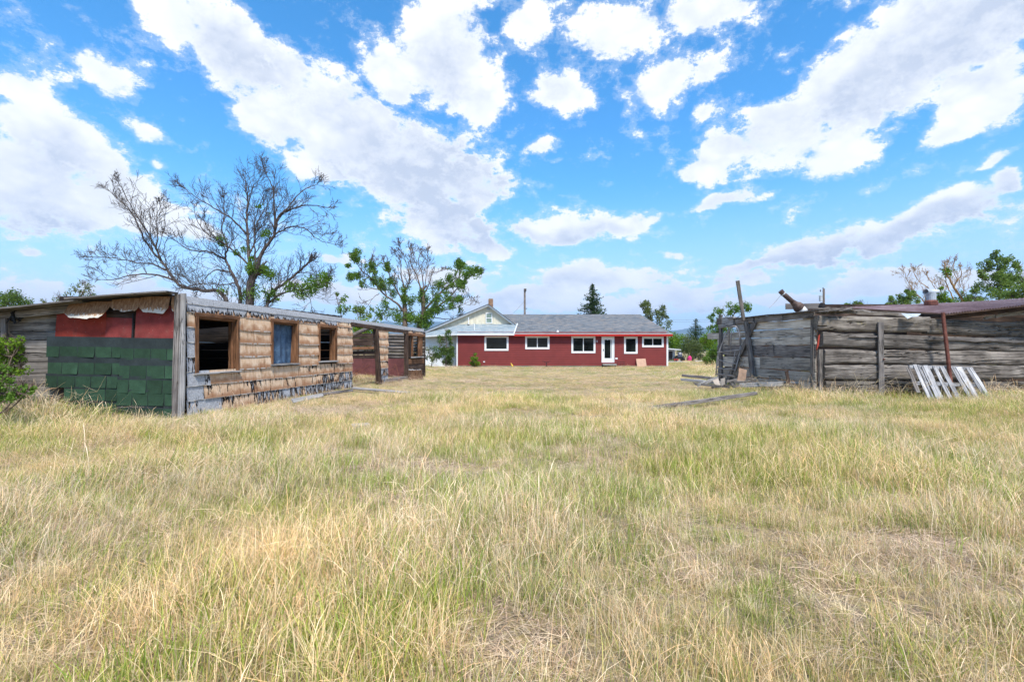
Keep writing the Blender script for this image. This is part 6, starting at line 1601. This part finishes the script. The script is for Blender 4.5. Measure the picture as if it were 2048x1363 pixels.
lawn = sstep(y, 14, 20) * sstep(x, -5.2, -3.6) * (1 - sstep(x - 0.32 * (y - 18), 7.0, 9.0))
tall = tall - 0.22 * lawn
bare = fbm(x * 0.8 + 3, y * 0.8, 61, 4) - 0.05 * side_
rough_end = np.exp(-((x + 4.6) / 1.6) ** 2 - ((y - 33) / 7) ** 2)
tall = tall + 0.5 * rough_end + 0.45 * (x < -8.6) * np.clip(near_l, 0, 1)
rr = rg.random(n)
kind = np.zeros(n, int)
isbare = bare > 0.665
pg = sstep(green, 0.42, 0.62)
for_i = rg.random(n)
kind = np.where(for_i < 0.15, rg.integers(0, 4, n), np.where(for_i < 0.34, rg.integers(4, 8, n), np.where(rg.random(n) < 0.25 + 0.55 * pg, rg.integers(12, 16, n), rg.integers(8, 12, n))))
tuft = (rg.random(n) < 0.07) & (y < 20); kind = np.where(tuft, rg.integers(20, 22, n), kind)
stalk = (y > 3.2) & (rg.random(n) < 0.012 + 0.22 * sstep(tall, 0.54, 0.85)); kind = np.where(stalk, rg.integers(16, 20, n), kind)
kind = np.where(isbare & (rg.random(n) < 0.75), rg.integers(0, 4, n), kind)
fl = (np.abs(x - 4.0) < 6.5) & (y > 20) & (y < 42) & (rg.random(n) < 0.10 * sstep(fbm(x * 0.4, y * 0.4, 91, 2), 0.45, 0.6)); kind = np.where(fl, 22, kind)
scale = (0.55 + 0.50 * sstep(tall, 0.36, 0.76)) * rg.uniform(0.75, 1.25, n)
scale = scale * (1 - 0.50 * lawn) * (1 + 0.15 * np.clip(near_r, 0, 1))
scale = scale * (1 - 0.5 * np.exp(-np.clip(dist_l, 0, 99) / 1.3) * (y > 10.2) * (x > -7.6))
corner_ = np.exp(-((x + 6.6) / 1.2) ** 2 - ((y - 9.9) / 1.1) ** 2)
scale = scale * (1 - 0.45 * corner_)
weedy = np.exp(-np.clip(10.6 - y, 0, 9) / 1.0) * (y < 10.6) * sstep(-x, 8.4, 9.6)
scale = scale * (1 + 0.9 * weedy)
kind = np.where(rg.random(n) < 0.6 * weedy, rg.integers(12, 16, n), kind)
scale = np.where((y > 40) & (x > -3) & (x < 22), np.minimum(scale, 0.45), scale)
scale = np.where(kind < 4, rg.uniform(0.8, 1.3, n), scale)
scale = np.where(y > 27, scale * 1.15, scale); scale = np.where(y > 46, np.minimum(scale, 0.8), scale)
widthx = np.where(y > 9, 1.25, 1.0) * np.where(y > 20, 1.3, 1.0)
keep = ~(isbare & (rg.random(n) < 0.35))
# the wind and snow have laid the stalks over: to the right on the left side, to the left on the right side
leandir = 0.30 * sstep(-x, -2, 6) - 0.16 * sstep(x, 3, 9)
rotx = rg.normal(0, 0.10, n); roty = leandir * rg.uniform(0.2, 1.3, n) + rg.normal(0, 0.08, n)
spin_ = rg.random(n) * 6.283
ca, sa, cb, sb_, cc, sc = np.cos(rotx), np.sin(rotx), np.cos(roty), np.sin(roty), np.cos(spin_), np.sin(spin_)
# spin about the stem first, then lean: matrix Ry.Rx.Rz as XYZ angles
m00, m10, m20 = cb * cc + sb_ * sa * sc, ca * sc, -sb_ * cc + cb * sa * sc
m21, m22 = sb_ * sc + cb * sa * cc, cb * ca
rot = np.stack([np.arctan2(m21, m22), np.arcsin(np.clip(-m20, -1, 1)), np.arctan2(m10, m00)], -1)
br = 1.36 * rg.uniform(0.78, 1.14, n) * (0.86 + 0.28 * fbm(x * 0.6, y * 0.6, 71, 3))
gd = sstep(fbm(x * 0.5 + 20, y * 0.5, 83, 3), 0.4, 0.65)
tint = np.stack([br * (1.02 + 0.05 * gd), br * (0.97 + 0.0 * gd), br * (0.97 - 0.12 * gd), np.ones(n)], -1)
pos = np.stack([x, y, terrain(x, y) - 0.004], -1)
sel = keep
pos, rot, tint, kind, scale, widthx = pos[sel], rot[sel], tint[sel], kind[sel], scale[sel], widthx[sel]
n = len(pos)
me = bpy.data.meshes.new('grass'); me.vertices.add(n); me.vertices.foreach_set('co', pos.astype(np.float32).ravel())
def pat(nm, typ, key, arr): a_ = me.attributes.new(nm, typ, 'POINT'); a_.data.foreach_set(key, arr.ravel())
pat('spin', 'FLOAT_VECTOR', 'vector', rot.astype(np.float32)); pat('tuft', 'INT', 'value', kind.astype(np.int32))
pat('size', 'FLOAT_VECTOR', 'vector', np.stack([scale * widthx, scale * widthx, scale], -1).astype(np.float32)); pat('tint', 'FLOAT_COLOR', 'color', tint.astype(np.float32))
grass = bpy.data.objects.new('grass', me); COL.objects.link(grass)
tag(grass, 'dry straw and green meadow grass covering the whole yard', 'grass', None, 'stuff')
ng = bpy.data.node_groups.new('grass_scatter', 'GeometryNodeTree')
ng.interface.new_socket('Geometry', in_out='INPUT', socket_type='NodeSocketGeometry'); ng.interface.new_socket('Geometry', in_out='OUTPUT', socket_type='NodeSocketGeometry')
gi, go = ng.nodes.new('NodeGroupInput'), ng.nodes.new('NodeGroupOutput')
ci = ng.nodes.new('GeometryNodeCollectionInfo'); ci.inputs['Collection'].default_value = gcol; ci.inputs['Separate Children'].default_value = True; ci.inputs['Reset Children'].default_value = True
ip = ng.nodes.new('GeometryNodeInstanceOnPoints'); ip.inputs['Pick Instance'].default_value = True
def na(nm, typ):
    q = ng.nodes.new('GeometryNodeInputNamedAttribute'); q.data_type = typ; q.inputs['Name'].default_value = nm
    return [o for o in q.outputs if o.enabled and o.name == 'Attribute'][0]
lk = ng.links
lk.new(gi.outputs[0], ip.inputs['Points']); lk.new(ci.outputs[0], ip.inputs['Instance']); lk.new(na('tuft', 'INT'), ip.inputs['Instance Index'])
e2r = ng.nodes.new('FunctionNodeEulerToRotation'); lk.new(na('spin', 'FLOAT_VECTOR'), e2r.inputs[0]); lk.new(e2r.outputs[0], ip.inputs['Rotation'])
lk.new(na('size', 'FLOAT_VECTOR'), ip.inputs['Scale']); lk.new(ip.outputs[0], go.inputs[0])
md_ = grass.modifiers.new('scatter', 'NODES'); md_.node_group = ng
print('grass tufts', n)

# ================================================================ haze between here and the mountains
hz = MB().box((-16000, -900, -8), (16000, 15000, 960)).build('haze', None)
tag(hz, 'pale blue haze over the valley', None, None, 'stuff')
hm = bpy.data.materials.new('haze_air'); hm.use_nodes = True; hm.node_tree.nodes.clear()
hg = G(hm.node_tree); ho = hm.node_tree.nodes.new('ShaderNodeOutputMaterial')
pv = hg.n('ShaderNodeVolumePrincipled', Color=(0.42, 0.66, 1.0, 1), Density=0.85e-4, Anisotropy=0.0)
hm.node_tree.links.new(pv.outputs[0], ho.inputs['Volume'])
hz.data.materials.append(hm)

# things of one kind share a group
GROUPS = {'poplar_tree': 'leafy trees behind the timber shed', 'scrap_board': 'loose boards at the foot of the plank wall', 'fallen_pole': 'poles sticking out beside the bedstead',
          'dry_weeds': 'tall dry weeds', 'power_line': 'overhead wires', 'utility_pole': 'utility poles', 'spruce_tree': 'dark spruces behind the house', 'folded_card': 'cardboard scraps below the bedstead',
          'grey_board': 'boards in the grass by the ruined shed', 'far_tree': 'trees behind the ruined shed'}
for o in scene.objects:
    if o.parent is None and o.name.split('.')[0] in GROUPS: o['group'] = GROUPS[o.name.split('.')[0]]
